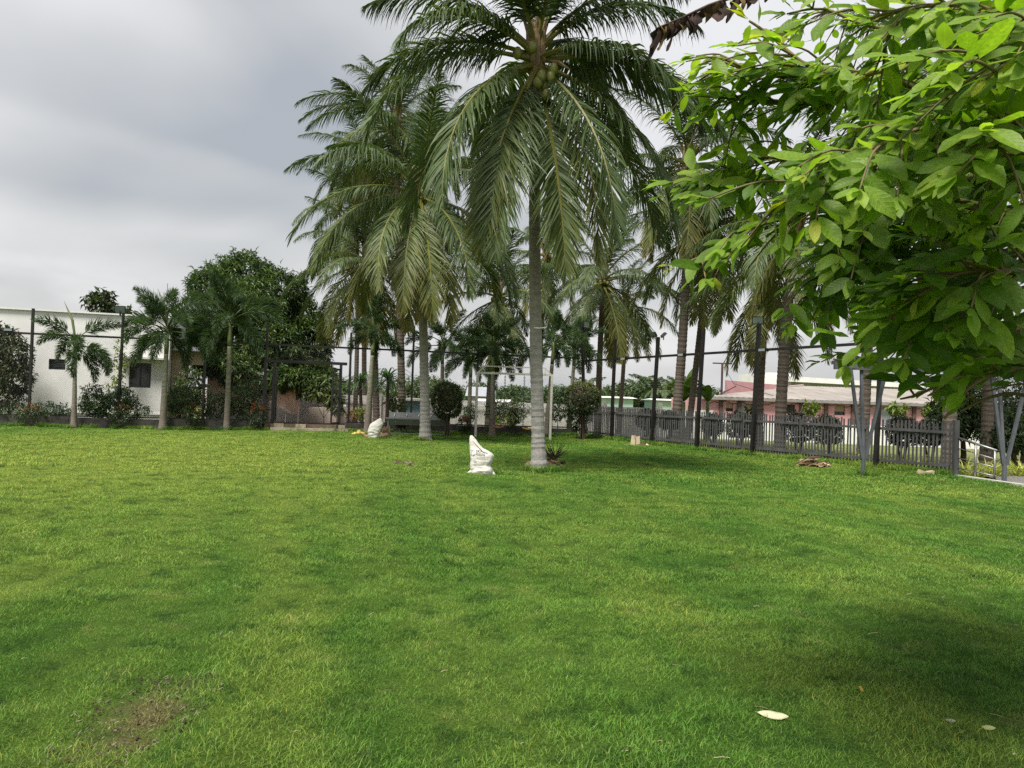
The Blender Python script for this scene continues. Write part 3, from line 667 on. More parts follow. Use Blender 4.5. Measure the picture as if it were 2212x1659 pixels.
# sloping concrete piece, ledge and compound wall behind the gate
cx0 = at(600, 905, 34.0)
cp = [(607, 862, 34), (679, 841, 34), (679, 862, 34), (694.5, 870, 34), (694.5, 893, 34), (667, 894, 34), (612, 869, 34)]
def zc(px, py): return (960 + px / 5.353) / 1.736, (1330 + py / 5.353) / 1.736
poly = [at(*zc(*k), 34.4) for k in ((350, 800), (690, 640), (800, 630), (800, 920), (885, 965), (885, 1195), (690, 1195), (350, 955))]
slide = thing('concrete_stair', 'pale concrete stair side with a sloping underside seen through the gate', 'stair', (poly[5].x, poly[5].y, poly[5].z))
MB().prism(poly, (-.35, 1.1, 0)).build('stair_flank', surf('bare_plaster', (.62, .58, .52), .9, .15, 2.0), slide)
for k in ((597, 1180), (855, 1040)):
    p = at(*zc(*k), 34.0); MB().tube([(p.x, p.y, -.1), (p.x, p.y, p.z)], .025, 6).build('prop_pipe', M['white_stain'], slide)
p0 = at(*zc(1055, 1060), 35.0); p1 = at(*zc(1620, 1060), 35.4)
lg = MB().prism([Vector((p0.x, p0.y, -.6)), Vector((p1.x, p1.y, -.6)), Vector((p1.x, p1.y, p1.z)), Vector((p0.x, p0.y, p0.z))], (.1, 1.1, 0)).build('concrete_ledge', surf('grey_cement', (.48, .43, .37), .9, .15, 2))
tag(lg, 'low cement ledge standing on red soil beyond the gate', 'ledge')
cw = thing('compound_wall', 'long weathered white compound wall far behind the palms', 'wall', (0, 44, -.9))
yw = lambda x: 42.5 + .06 * (x + 15)
xk = -17.0; rr = random.Random(4)
while xk < 11.0:
    x2 = xk + 3.2; zt = 1.46 + rr.uniform(-.03, .03) - .012 * (xk + 15)
    MB().prism([Vector((xk, yw(xk), -1.0)), Vector((x2 - .05, yw(x2), -1.0)), Vector((x2 - .05, yw(x2), zt)), Vector((xk, yw(xk), zt))], (0, .2, 0)).build('wall_panel', M['white_stain'], cw)
    MB().box((xk - .02, yw(xk) - .02, .3), (.22, .3, 2.5)).build('pier', M['white_stain'], cw)
    MB().box(((xk + x2) / 2, yw(xk) - .03, zt - .25), (3.0, .05, .06)).build('moulding', M['white_wall'], cw)
    xk = x2
# sheds behind the wall
def shed(label, px0, px1, py_e, py_r, Y, mat_w, mat_r, name='shed', dep=6):
    a_, b_ = at(px0, py_e, Y), at(px1, py_e, Y); rz_ = at((px0 + px1) / 2, py_r, Y + dep / 2).z
    t_ = thing(name, label, 'building', (a_.x, Y, -1)); ze = (a_.z + b_.z) / 2
    MB().prism([Vector((a_.x, Y, -1)), Vector((b_.x, Y, -1)), Vector((b_.x, Y, ze)), Vector((a_.x, Y, ze))], (0, dep, 0)).build('wall', mat_w, t_)
    MB().prism([Vector((a_.x - .3, Y - .3, ze)), Vector((a_.x - .3, Y + dep / 2, rz_)), Vector((a_.x - .3, Y + dep + .3, ze)), Vector((a_.x - .3, Y + dep / 2, rz_ - .1))][:3], (b_.x - a_.x + .6, 0, 0)).build('roof', mat_r, t_)
    return t_
shed('small shed with a pale sheet roof behind the compound wall', 1034, 1094, 873, 862, 52, M['white_stain'], M['white_wall'])
shed('grey gabled shed roof far behind the left topiary bush', 1012, 1062, 856, 836, 70, M['grey_panel'], M['grey_panel'])
shed('far mint green wall house between thin palm trunks', 1308, 1368, 860, 857, 62, M['mint'], M['white_wall'], 'house')
shed('far mint green wall house right of the twin lamp post', 1421, 1462, 865, 862, 60, M['mint'], M['white_wall'], 'house')
p0 = at(880, 855, 50)
bb = thing('blue_booth', 'small pale blue painted booth behind the limed palm trunk', 'booth', (p0.x, 40.5, -.9))
p0, p1 = at(868, 856, 40.5), at(925, 856, 40.5)
MB().prism([Vector((p0.x, 40.5, -.9)), Vector((p1.x, 40.5, -.9)), Vector((p1.x, 40.5, 1.2)), Vector((p0.x, 40.5, 1.2))], (0, 1.2, 0)).build('wall', surf('pale_blue_paint', (.20, .34, .42), .7, .15, 2), bb)
MB().box(((p0.x + p1.x) / 2, 41.1, 1.26), (1.9, 1.7, .1)).build('roof', M['white_stain'], bb)

# pink workshop with its long sheet roof
PY = 46.0; eL, eR = at(1513, 862, PY), at(2090, 880, PY); ez = 2.02
pb = thing('pink_building', 'long pink workshop with a weathered sheet roof beyond the picket fence', 'building', (eL.x, PY, -1.0))
fa = Vector((eL.x + .2, PY + .35, -1.0)); L_ = eR.x - eL.x
def fsz(x6, y6): p = at((2600 + x6 * .36158) / 1.736, (1250 + y6 * .36158) / 1.736, PY + .35); return p.x - fa.x, p.z
ops = []
for (x0, y0, x1, y1) in ((340, 722, 412, 810), (438, 727, 650, 1000), (965, 738, 1052, 830), (1465, 748, 1572, 850)):
    s0, zt = fsz(x0, y0); s1, zb = fsz(x1, y1); ops.append((s0, s1, max(zb, -.9), zt))
def fs7(x7, y7): p = at((3150 + x7 * .37975) / 1.736, (1250 + y7 * .37975) / 1.736, PY + .35); return p.x - fa.x, p.z
s0, zt = fs7(415, 735); s1, zb = fs7(650, 1000); ops.append((s0, s1, -.9, zt))
s0, zt = fs7(842, 738); s1, zb = fs7(975, 825); ops.append((s0, s1, zb, zt))
mb, P = facade(fa, Vector((1, 0, 0)), Vector((0, 1, 0)), L_ - .3, -1.0, ez - .05, ops)
mb.add([P(0, -1), P(0, -1, 9), P(0, ez - .05, 9), P(0, ez - .05)], [(0, 1, 2, 3)]); mb.build('wall', M['pink'], pb)
MB().prism([P(0, -1, .5), P(L_ - .3, -1, .5), P(L_ - .3, ez - .1, .5), P(0, ez - .1, .5)], (0, .05, 0)).build('dark_backing', M['husk_dark'], pb)  # dark sheet standing in for the unlit inside behind the openings
for i, (a_, b_, c_, e_) in enumerate(ops):
    if i in (1, 4):
        m_ = a_ + (b_ - a_) * .5
        MB().prism([P(a_, c_, .04), P(m_, c_, .04), P(m_, e_, .04), P(a_, e_, .04)], (0, .05, 0)).build('door', M['grey_panel'], pb)
        if i == 1: MB().prism([P(m_ + .02, c_, .06), P(b_, c_, .06), P(b_, e_, .06), P(m_ + .02, e_, .06)], (0, .05, 0)).build('door', M['board'], pb)
    else:
        wo = window(pb, P, a_, b_, c_, e_, mull=1, fw=.04)
        if i in (0, 3, 5):
            MB().prism([P(a_, e_ - (e_ - c_) * .62, .05), P(a_ + (b_ - a_) * .98, e_ - (e_ - c_) * .62, .05), P(a_ + (b_ - a_) * .98, e_, .05), P(a_, e_, .05)] if i != 5 else [P(a_, c_, .05), P(b_, c_, .05), P(b_, c_ + .25, .05), P(a_, c_ + .25, .05)], (0, .02, 0)).build('boarding', M['board'], wo)
for x6 in (285, 478, 1120, 1375, 1655):
    s0, z_ = fsz(x6, 740); MB().beam(P(s0, -1, -.06), P(s0, ez - .08, -.06), .22, .12).build('pilaster', M['pink_dark'], pb)
s0, z_ = fs7(728, 740); MB().beam(P(s0, -1, -.06), P(s0, ez - .08, -.06), .22, .12).build('pilaster', M['pink_dark'], pb)
rdL = at(1735, 834, 58.0); rz_ = rdL.z
E0, E1 = Vector((eL.x - .1, PY, ez)), Vector((eR.x, PY, ez)); R0, R1 = Vector((rdL.x, 58, rz_)), Vector((eR.x + 6, 58, rz_))
nc = 90; V = []; F = []                                             # corrugated sheet
for i in range(nc + 1):
    f_ = i / nc; a_ = E0.lerp(E1, f_); b_ = R0.lerp(R1, f_); dz = .022 * (i % 2)
    V += [a_ + Vector((0, 0, dz)), b_ + Vector((0, 0, dz))]
for i in range(nc): F.append((2 * i, 2 * i + 2, 2 * i + 3, 2 * i + 1))
mesh('roof', V, F, M['roof'], pb)
MB().beam(E0 + Vector((0, -.02, -.09)), E1 + Vector((0, -.02, -.09)), .06, .16).build('fascia', M['fascia'], pb)
g0, g1 = Vector((at(1566, 830, 48.2).x, 48.2, 0)), Vector((rdL.x + .1, 58.1, 0)); gz = at(1566, 821, 48.2).z
MB().prism([Vector((g0.x, g0.y, -1)), Vector((g1.x, g1.y, -1)), Vector((g0.x * 66 / 48.2 + .6, 66, -1))][::-1], (0, 0, gz + 1)).build('gable_block', M['pink'], pb)
MB().beam(E0 + Vector((.02, .1, .05)), R0 + Vector((-.05, -.05, .07)), .16, .10).build('verge_trim', surf('pale_trim', (.66, .52, .50), .8, .1, 3), pb)
rr = random.Random(9)
wb = MB()
for i in range(14):
    s0 = i * L_ / 14; s1 = s0 + L_ / 14 + rr.uniform(0, .6)
    pts = [P(s0 + (s1 - s0) * k / 6, ez - .18 - rr.uniform(.1, .28) * 4 * (k / 6) * (1 - k / 6), -.04) for k in range(7)]; wb.tube(pts, .014, 4)
wb.build('cable', M['black_steel'], pb)
pl = at(1559, 838, 47.5)
up = thing('roof_pole', 'thin rusty service pole with crossbar at the pink workshop corner', 'pole', (pl.x, 47.5, 1.9))
zt = at(1559, 785, 47.5).z
MB().tube([(pl.x, 47.5, 1.8), (pl.x, 47.5, zt)], .07, 8).build('mast', M['pale_pole'], up)
MB().beam((pl.x - .6, 47.5, zt), (pl.x + .6, 47.5, zt), .09, .08).build('crossbar', M['pale_pole'], up)
MB().beam((pl.x - .25, 47.5, 2.1), (pl.x + .9, 47.5, 2.75), .06, .06).build('stay', M['pale_pole'], up)
MB().tube([(pl.x + .1, 47.5, zt - .2), (pl.x + .8, 47.7, 2.9), (pl.x + 3.5, 48, 2.2)], .015, 4).build('wire', M['black_steel'], up)
MB().tube([(pl.x, 47.4, 2.6), (pl.x - 1.5, 46.9, 1.9), (pl.x - 2.4, 46.5, .6)], .02, 4).build('wire', M['grey_steel'], up)
# pale buildings behind it
a_, b_ = at(1648, 804, 75), at(1690, 804, 75)
wbk = MB().prism([Vector((a_.x, 75, -1)), Vector((b_.x + 1, 75, -1)), Vector((b_.x + 1, 75, a_.z)), Vector((a_.x, 75, a_.z))], (0, 8, 0)).build('white_block', M['white_wall'])
tag(wbk, 'plain white block rising behind the pink workshop left of the thick trunk', 'building')
a_, b_ = at(1704, 813, 72), at(1990, 822, 72)
gb = thing('grey_hall', 'low pale grey hall with a thin slab roof behind the pink workshop', 'building', (a_.x, 72, -1))
MB().prism([Vector((a_.x + .4, 72.4, -1)), Vector((b_.x, 72.4, -1)), Vector((b_.x, 72.4, a_.z - .5)), Vector((a_.x + .4, 72.4, a_.z - .5))], (0, 8, 0)).build('wall', M['grey_panel'], gb)
MB().prism([Vector((a_.x, 71.5, a_.z - .5)), Vector((b_.x, 71.5, a_.z - .75)), Vector((b_.x, 71.5, a_.z - .35)), Vector((a_.x, 71.5, a_.z))], (0, 9, 0)).build('roof_slab', M['white_wall'], gb)
# low white wall between picket fence and workshop
lw = MB().prism([Vector((8.5, 45, -.9)), Vector((30, 41, -.9)), Vector((30, 41, .62)), Vector((8.5, 45, .66))], (0, .2, 0)).build('low_white_wall', M['white_wall'])
tag(lw, 'low white boundary wall glimpsed through the picket fence', 'wall')

# ------------------------------------------------------------------ coconut palms
def rachis(L, el0, el1, K, bend=0.0, power=1.15):
    s = np.linspace(0, 1, K); el = el0 + (el1 - el0) * s ** power
    ds = L / (K - 1); x = np.concatenate([[0], np.cumsum(np.cos((el[1:] + el[:-1]) / 2) * ds)]); z = np.concatenate([[0], np.cumsum(np.sin((el[1:] + el[:-1]) / 2) * ds)])
    return np.stack([x, bend * s ** 2 * L, z], 1)
def tube_np(P, rad, n=5):
    mb = MB(); mb.tube([Vector(p) for p in P], list(rad), n); return np.array(mb.v), mb.f
GREEN_D, GREEN_M, GREEN_L = np.array((.040, .070, .032)), np.array((.088, .130, .048)), np.array((.140, .195, .064))
YEL, BRN, RACH = np.array((.36, .26, .045)), np.array((.17, .085, .03)), np.array((.26, .25, .06))
def coco_frond(L, el0, el1, age, seed, nl=76, bend=0.0, lmax=.95, lw=.046):
    """one feather leaf lying along +X: petiole and midrib, two rows of hanging leaflets; age 0 young .. 1 old"""
    rs = np.random.RandomState(seed); K = 22
    P = rachis(L, el0, el1, K, bend); s = np.linspace(0, 1, K)
    rad = .042 * (1 - s) ** .8 * (1 + 1.2 * np.exp(-s * 14)) + .004
    V0, F0 = tube_np(P, rad, 5); c0 = np.tile(RACH * (.7 + .3 * age), (len(V0), 1))
    T = nrm(np.gradient(P, axis=0)); Vs = [V0]; Fs = list(F0); Cs = [c0]; nb = len(V0)
    f = np.linspace(.16, .995, nl)
    for side in (1, -1):
        ff = np.clip(f + rs.uniform(-.004, .004, nl), .15, 1); ip = ff * (K - 1); i0 = np.minimum(ip.astype(int), K - 2); fr = (ip - i0)[:, None]
        p = P[i0] * (1 - fr) + P[i0 + 1] * fr; t_ = nrm(T[i0] * (1 - fr) + T[i0 + 1] * fr)
        B = np.tile([0, 1.0, 0], (nl, 1)); up = np.cross(t_, B); up *= np.where(up[:, 2:] < 0, -1, 1) if False else 1
        g = (ff - .16) / .84
        ln = lmax * (np.sin(np.pi * (.16 + .80 * g)) ** .8) * rs.uniform(.72, 1.10, nl) * (rs.random(nl) > .035)
        sw = R(30) + R(38) * g + rs.normal(0, .08, nl)
        d = nrm(B * (side * np.cos(sw))[:, None] + t_ * np.sin(sw)[:, None] + up * (-.12 + rs.normal(0, .10, nl))[:, None] * -1)
        wv = nrm(t_ - d * np.sum(t_ * d, 1, keepdims=True)) * np.cos(.5) + up * np.sin(.5) * rs.uniform(-1, 1, (nl, 1))
        grav = (.20 + .34 * rs.random(nl)) * (.16 + .84 * np.abs(t_[:, 0]) ** 1.3)
        q = p.copy(); seg = ln / 4; rows = []
        for k, wk in enumerate((.55, 1.0, .95, .62, .06)):
            rows.append((q - wv * (lw * .5 * wk), q + wv * (lw * .5 * wk)))
            d = nrm(d + np.array([0, 0, -1.0]) * (grav * (.45 + .55 * k))[:, None] + rs.normal(0, .028, (nl, 3))); q = q + d * seg[:, None]
        V = np.zeros((nl, 10, 3))
        for k, (a_, b_) in enumerate(rows): V[:, 2 * k] = a_; V[:, 2 * k + 1] = b_
        yv = np.clip(age * 1.9 - 1.32 + rs.normal(0, .10, nl) + .5 * age * (g - .5), 0, 1)
        base = GREEN_D + (GREEN_M - GREEN_D) * (rs.random((nl, 1)) * .6 + .4 * age) ; base = base * (1 - .55 * age) + GREEN_L * .55 * age
        col = base[:, None, :] * np.ones((1, 10, 1)) * rs.uniform(.8, 1.2, (nl, 1, 1))
        tipw = np.repeat(np.array([0, .05, .2, .5, .9]), 2)[None, :, None]
        yk = np.clip(yv[:, None, None] * (.35 + .9 * tipw), 0, 1); col = col * (1 - yk) + YEL * yk * .8
        bk = np.clip((yv[:, None, None] - .55) * 2 * tipw, 0, .8); col = col * (1 - bk) + BRN * bk
        Fq = (np.arange(nl)[:, None, None] * 10 + np.array([(2 * k, 2 * k + 1, 2 * k + 3, 2 * k + 2) for k in range(4)])[None]).reshape(-1, 4) + nb
        Vs.append(V.reshape(-1, 3)); Cs.append(col.reshape(-1, 3)); Fs += Fq.tolist(); nb += nl * 10
    return np.concatenate(Vs), Fs, np.concatenate(Cs)
def frond_mesh(*a_, **k_):
    V, F, c_ = coco_frond(*a_, **k_); return mesh('frond', V, F, M['frond'], col=c_, data_only=True)
def trunk_geo(base, topp, r0, r1, seed, rings=True, bow=0.0, n=14):
    rs = np.random.RandomState(seed); base, topp = Vector(base), Vector(topp); H = (topp - base).length
    K = int(H / .075); pts, rad = [], []
    side = Vector((math.cos(seed), math.sin(seed), 0)) * bow
    fs_ = np.concatenate([[0], np.cumsum(rs.uniform(.5, 1.6, K))]); fs_ = fs_ / fs_[-1]
    for i in range(K + 1):
        f_ = float(fs_[i]); p = base.lerp(topp, f_) + side * math.sin(math.pi * f_)
        r = r0 + (r1 - r0) * min(1, f_ * 1.15) + .09 * r0 / .15 * math.exp(-f_ * H * 3.2)
        if rings: r *= 1 + (.045 if (i % 2) else -.03) + rs.uniform(-.018, .018)
        pts.append(p); rad.append(r)
    mb = MB(); mb.tube(pts, rad, n); return mb
ARCH = [(L, e0, e1, ag) for L, e0, e1, ag in ((3.6, 80, 40, 0.0), (4.3, 66, 5, .05), (4.7, 50, -28, .15), (4.9, 34, -52, .3), (4.9, 16, -68, .45), (4.8, -4, -80, .62), (4.6, -26, -86, .8), (4.3, -48, -88, .95))]
SHARED = [[frond_mesh(L * sc_, R(e0 + d_), R(e1 + d_ * .5), ag, 100 + i * 7 + j, nl=96, bend=bd, lmax=1.08, lw=.042) for j, (sc_, d_, bd) in enumerate(((1, 4, .05), (.92, -5, -.06)))] for i, (L, e0, e1, ag) in enumerate(ARCH)]
def coconut_palm(label, base, topp, r0, r1, seed, fronds=None, n=24, scale=1.0, nuts=6, mat='trunk_brown', lw=0.0, bow=.1, flen=1.0, topk=1.0, skirt=1.0):
    rs = random.Random(seed); base, topp = Vector(base), Vector(topp)
    t_ = thing('coconut_palm', label, 'palm tree', base, 'coconut palms')
    trunk_geo(base, topp, r0, r1, seed, bow=bow).build('trunk', M[mat], t_, smooth=False)
    rel = topp - base; ax = (topp - base).normalized()
    if fronds is None:
        fronds = []
        for i in range(n):
            a_ = i * 137.5 + rs.uniform(-18, 18); k = i / (n - 1); k = k ** .9 * skirt
            lv = min(7, max(0, k * 7.4 + rs.uniform(-.4, .4))); fronds.append((a_, lv))
        for az, lv in fronds:
            me = SHARED[int(round(lv))][rs.randint(0, 1)]
            o = link(bpy.data.objects.new('frond', me), t_); o.location = rel - ax * (.12 * lv * .5) ; o.rotation_euler = (rs.uniform(-.12, .12), rs.uniform(-.1, .1), R(az)); s_ = scale * rs.uniform(.9, 1.08); o.scale = (s_, s_, s_)
    else:
        for i, fr in enumerate(fronds):
            az, e0, e1, L, ag = fr[:5]; L *= flen * (topk if e0 > 8 else 1.0); bd = fr[5] if len(fr) > 5 else rs.uniform(-.08, .08)
            me = frond_mesh(L, R(e0), R(e1), ag, seed * 31 + i, nl=140, bend=bd, lmax=1.15, lw=.041)
            o = link(bpy.data.objects.new('frond', me), t_); o.location = rel - ax * (.45 * (80 - e0) / 130); o.rotation_euler = (rs.uniform(-.25, .25) if e0 > 0 else rs.uniform(-.12, .12), 0, R(az))
    mb = MB()                                                       # fibrous sheaths round the growing point
    for i in range(9):
        a_ = R(i * 137.5); d_ = Vector((math.cos(a_), math.sin(a_), 0)); p0 = topp - ax * .55 + d_ * r1 * .8
        mb.tube([p0, topp - ax * .1 + d_ * (r1 * 1.25), topp + ax * .35 + d_ * (r1 * .9 + .06), topp + ax * .62 + d_ * (r1 + .16)], [.06, .085, .06, .02], 6)
    mb.tube([topp - ax * .3, topp + ax * .5], [r1 * 1.1, r1 * .5], 8); mb.build('crown_fibre', M['husk'], t_)
    for i in range(nuts):
        a_ = R(200 + i * 360 / max(nuts, 1) * .8 + rs.uniform(-20, 20)); rr_ = r1 + .13 + rs.uniform(0, .14)
        c_ = topp + Vector((math.cos(a_) * rr_, math.sin(a_) * rr_, -.25 - rs.uniform(0, .5)))
        MB().ball(c_, (.095, .095, .125), 10, 8).build('coconut', M['nut'], t_, smooth=True)
    return t_
# the tall near palm: its fronds one by one (compass angle, rise at base, fall at tip, length, age)
P1F = [(95, 84, 55, 3.6, .0), (20, 74, 25, 3.9, .0), (200, 70, 20, 4.2, .05), (310, 66, 15, 4.3, .05),
       (182, 46, -25, 4.7, .1), (350, 46, -42, 4.4, .15, -.05), (12, 58, -10, 4.6, .1), (60, 45, -30, 4.5, .15), (250, 55, -20, 4.6, .1),
       (215, 30, -64, 4.5, .45, .02), (186, 22, -62, 4.8, .3), (5, 18, -66, 5.0, .2), (325, 12, -72, 4.9, .3), (345, 5, -70, 4.8, .35), (110, 20, -60, 4.6, .3), (40, 15, -65, 4.6, .3),
       (205, 4, -80, 4.9, .5, .05), (226, -22, -86, 4.9, .6, .03), (250, -50, -89, 4.7, .62, .0), (285, -58, -90, 4.8, .72, .0), (310, -34, -88, 4.8, .5, .02), (335, -22, -87, 5.0, .45), (20, -25, -86, 4.8, .6), (160, -20, -85, 4.7, .65), (70, -30, -87, 4.6, .7), (240, -48, -89, 4.5, .78), (318, -46, -89, 4.8, .8), (120, -40, -88, 4.4, .8)]
b1 = G(1165, 1020); t1 = at(1158, 105, b1.y + .1)
coconut_palm('tall near coconut palm with limed grey trunk beside the printed white sack', (b1.x, b1.y, -.05), t1, .138, .112, 3, fronds=P1F, topk=.84, nuts=0, mat='trunk_white', bow=.06)
palm1 = [o for o in scn.objects if o.name.startswith('coconut_palm')][-1]
rr = random.Random(77)
for k in ((1118, 115), (1150, 102), (1163, 178), (1176, 186), (1170, 165), (1190, 168), (1180, 205), (1196, 150)):
    c_ = at(k[0], k[1], b1.y - .5 + rr.uniform(-.1, .12)); MB().ball(c_, (.10, .10, .135), 12, 9).build('coconut', M['nut'], palm1, smooth=True)
for (x0, y0, x1, y1, r_) in ((1188, 132, 1232, 150, .05), (1176, 142, 1168, 118, .06), (1180, 160, 1200, 152, .045)):
    a_, b_ = at(x0, y0, b1.y - .2), at(x1, y1, b1.y - .5); MB().tube([a_, a_.lerp(b_, .4) + Vector((0, -.05, .02)), b_], [.02, r_, .01], 7).build('dry_spathe', M['husk'], palm1)
MB().tube([at(1154.5, 708, b1.y - .17), at(1165, 709, b1.y - .19), at(1180, 707, b1.y - .15)], .012, 6).build('tie_cord', M['plastic_white'], palm1)
P2F = [(100, 84, 50, 3.6, .0), (0, 72, 20, 3.9, .05), (215, 70, 20, 4.0, .05), (290, 62, 5, 4.2, .1), (150, 56, -10, 4.3, .1), (45, 55, -15, 4.3, .1), (185, 44, -38, 4.4, .25), (235, 36, -50, 4.5, .35), (345, 40, -45, 4.4, .25), (310, 25, -60, 4.5, .3), (120, 20, -60, 4.4, .3), (80, 25, -60, 4.4, .3),
       (200, 14, -72, 4.6, .55), (222, -4, -80, 4.7, .7), (175, -2, -78, 4.6, .6), (245, -18, -85, 4.6, .75), (262, -34, -88, 4.5, .85), (285, -36, -89, 4.6, .85), (305, -16, -86, 4.7, .65), (330, -10, -84, 4.8, .55), (352, -18, -85, 4.7, .6), (30, -20, -86, 4.5, .7), (150, -25, -86, 4.5, .85), (205, -40, -88, 4.4, .95), (275, -56, -89, 4.4, 1.0), (320, -46, -89, 4.4, .95), (90, -30, -87, 4.4, .8)]
b2 = G(919, 952); t2 = at(906, 405, b2.y)
coconut_palm('second coconut palm with limed trunk foot standing on the lawn before the steel trough', (b2.x, b2.y, -.05), t2, .165, .12, 5, fronds=P2F, flen=1.1, nuts=7, mat='trunk_white', bow=.12)
def cpalm(label, bx, by, Y, tx, ty, seed, r0=.16, r1=.12, **kw):
    b_ = at(bx, by, Y); b_.z = field_z(b_.x, Y) - .05; t_ = at(tx, ty, Y)
    return coconut_palm(label, b_, t_, r0, r1, seed, **kw)
cpalm('very tall coconut palm whose crown tops the left cluster', 872, 900, 33.0, 856, 258, 11, scale=1.02, n=28, r0=.17)
cpalm('coconut palm with yellowing fronds at the left rim of the cluster', 815, 900, 35.0, 797, 560, 12, scale=1.0, n=30, skirt=1.1)
cpalm('thin coconut palm crowded behind the open gate leaf', 767, 900, 41.0, 770, 455, 13, scale=.92, n=26, r0=.13, r1=.1)
cpalm('slim coconut palm between the gate and the ringed trunk', 787, 900, 44.0, 785, 345, 14, scale=.92, n=24, r0=.15, r1=.11)
cpalm('low crowned coconut palm standing behind the swing frame', 1055, 905, 37.0, 1076, 632, 15, scale=.9, n=24, r0=.18)
cpalm('coconut palm leaning right behind the swing, hidden by the near trunk', 1165, 905, 44.0, 1180, 545, 16, scale=1.0, n=22, r0=.14)
cpalm('coconut palm whose round crown hangs over the right topiary bush', 1291, 905, 38.0, 1303, 598, 17, scale=1.0, n=26, r0=.17, nuts=8)
cpalm('thin trunked coconut palm just left of the twin lamp post', 1336, 905, 43.0, 1352, 655, 18, scale=.85, n=20, r0=.13, r1=.1, skirt=1.1)
cpalm('tall leaning coconut palm behind the picket fence near its third bay', 1455, 960, 29.5, 1487, 345, 19, scale=1.0, n=26, r0=.19, r1=.15, bow=.15)
cpalm('slim leaning coconut palm right beside the tall leaning one', 1483, 950, 32.0, 1538, 480, 20, scale=1.05, n=26, r0=.14, r1=.11, skirt=1.15)
cpalm('coconut palm with brown inner fronds between post and thick trunk', 1640, 950, 28.0, 1662, 592, 21, scale=.88, n=20, r0=.14, r1=.11, nuts=8, skirt=1.1)
cpalm('thick bare trunked coconut palm behind the picket fence centre', 1683, 985, 24.5, 1722, 470, 22, scale=.9, n=20, r0=.18, r1=.16, bow=.1)
cpalm('coconut palm trunk behind the left pergola support', 1862, 990, 23.0, 1895, 330, 23, scale=.9, n=16, r0=.17, r1=.14)
cpalm('coconut palm trunk at the end of the picket fence', 2046, 1010, 19.6, 2062, 150, 24, scale=.9, n=16, r0=.17, r1=.14)
cpalm('coconut palm trunk rising behind the steel handrail', 2130, 975, 23.5, 2136, 250, 25, scale=.9, n=16, r0=.18, r1=.15)

# ------------------------------------------------------------------ foxtail palms
def fox_frond(L, el0, el1, seed, n=330):
    rs = np.random.RandomState(seed); K = 16; P = rachis(L, el0, el1, K, rs.uniform(-.1, .1)); s = np.linspace(0, 1, K)
    V0, F0 = tube_np(P, .022 * (1 - s) + .003, 5); T = nrm(np.gradient(P, axis=0))
    f = rs.uniform(.2, 1, n) ** .85; ip = f * (K - 1); i0 = np.minimum(ip.astype(int), K - 2); fr = (ip - i0)[:, None]
    p = P[i0] * (1 - fr) + P[i0 + 1] * fr; t_ = nrm(T[i0])
    a_ = rs.uniform(0, 2 * np.pi, n); B = np.tile([0, 1.0, 0], (n, 1)); up = nrm(np.cross(t_, B))
    rad = B * np.cos(a_)[:, None] + up * np.sin(a_)[:, None]
    D = nrm(rad * .75 + t_ * rs.uniform(.35, .75, (n, 1)) + np.array([0, 0, -.12])); g = f
    L2 = .40 * np.sin(np.pi * (.22 + .68 * g)) * rs.uniform(.8, 1.2, n)
    col = np.array((.034, .068, .028)) + rs.random((n, 1)) * np.array((.075, .105, .04))
    V, F, c_ = leaf_geo(p, D, rad, L2, .021 * np.ones(n), col, .12, .05)
    return np.concatenate([V0, V]), list(F0) + (F + len(V0)).tolist(), np.concatenate([np.tile((.09, .13, .04), (len(V0), 1)), c_])
FOX = []
for i, (L, e0, e1) in enumerate(((1.75, 74, 25), (1.85, 58, -15), (1.9, 44, -48), (1.9, 28, -68), (1.85, 8, -80), (1.7, -12, -86))):
    FOX.append([])
    for j in range(2):
        V, F, c_ = fox_frond(L * (1 - .06 * j), R(e0), R(e1 - 6 * j), 300 + i * 3 + j); FOX[i].append(mesh('frond', V, F, M['frond'], col=c_, data_only=True))
def foxtail(label, bx, by, Y, tx, ty, seed, n=9, r0=.15, r1=.075, scale=1.0, spear=True, lev=None, ground=-.02):
    rs = random.Random(seed); b_ = at(bx, by, Y); b_.z = ground; t_ = at(tx, ty, Y); ax = (t_ - b_).normalized(); H = (t_ - b_).length
    th = thing('foxtail_palm', label, 'palm tree', b_, 'foxtail palms')
    sh = t_ - ax * min(1.0, H * .28)
    K = int(H / .08); pts, rad = [], []
    for i in range(K + 1):
        f_ = i / K; pts.append(b_.lerp(sh, f_)); rad.append((r0 + (r1 - r0) * f_ ** .8 + .03 * math.exp(-f_ * 14)) * (1 + (.015 if i % 3 == 0 else 0)))
    MB().tube(pts, rad, 12).build('trunk', M['trunk_fox'], th, smooth=True)
    MB().tube([sh, sh.lerp(t_, .3), sh.lerp(t_, .8), t_ + ax * .15], [r1 * 1.02, r1 * 1.08, r1 * .75, r1 * .4], 10).build('crownshaft', M['shaft'], th, smooth=True)
    rel = t_ - b_
    for i in range(n):
        az = i * 137.5 + rs.uniform(-15, 15) + seed * 40; lv = int(round((i / (n - 1)) * 5)) if lev is None else lev[i % len(lev)]
        o = link(bpy.data.objects.new('frond', FOX[lv][rs.randint(0, 1)]), th); o.location = rel - ax * (.05 * lv); o.rotation_euler = (rs.uniform(-.2, .2), 0, R(az)); s_ = scale * rs.uniform(.88, 1.08); o.scale = (s_, s_, s_)
    if spear:
        MB().tube([t_, t_ + ax * .7 + Vector((-.12, 0, 0)), t_ + ax * 1.35 + Vector((-.42, 0, 0))], [.035, .045, .004], 6).build('spear_leaf', M['shaft'], th)
def FD(px): p = onplane(px, 850, LA + LN * .28, LB + LN * .28); return p.y
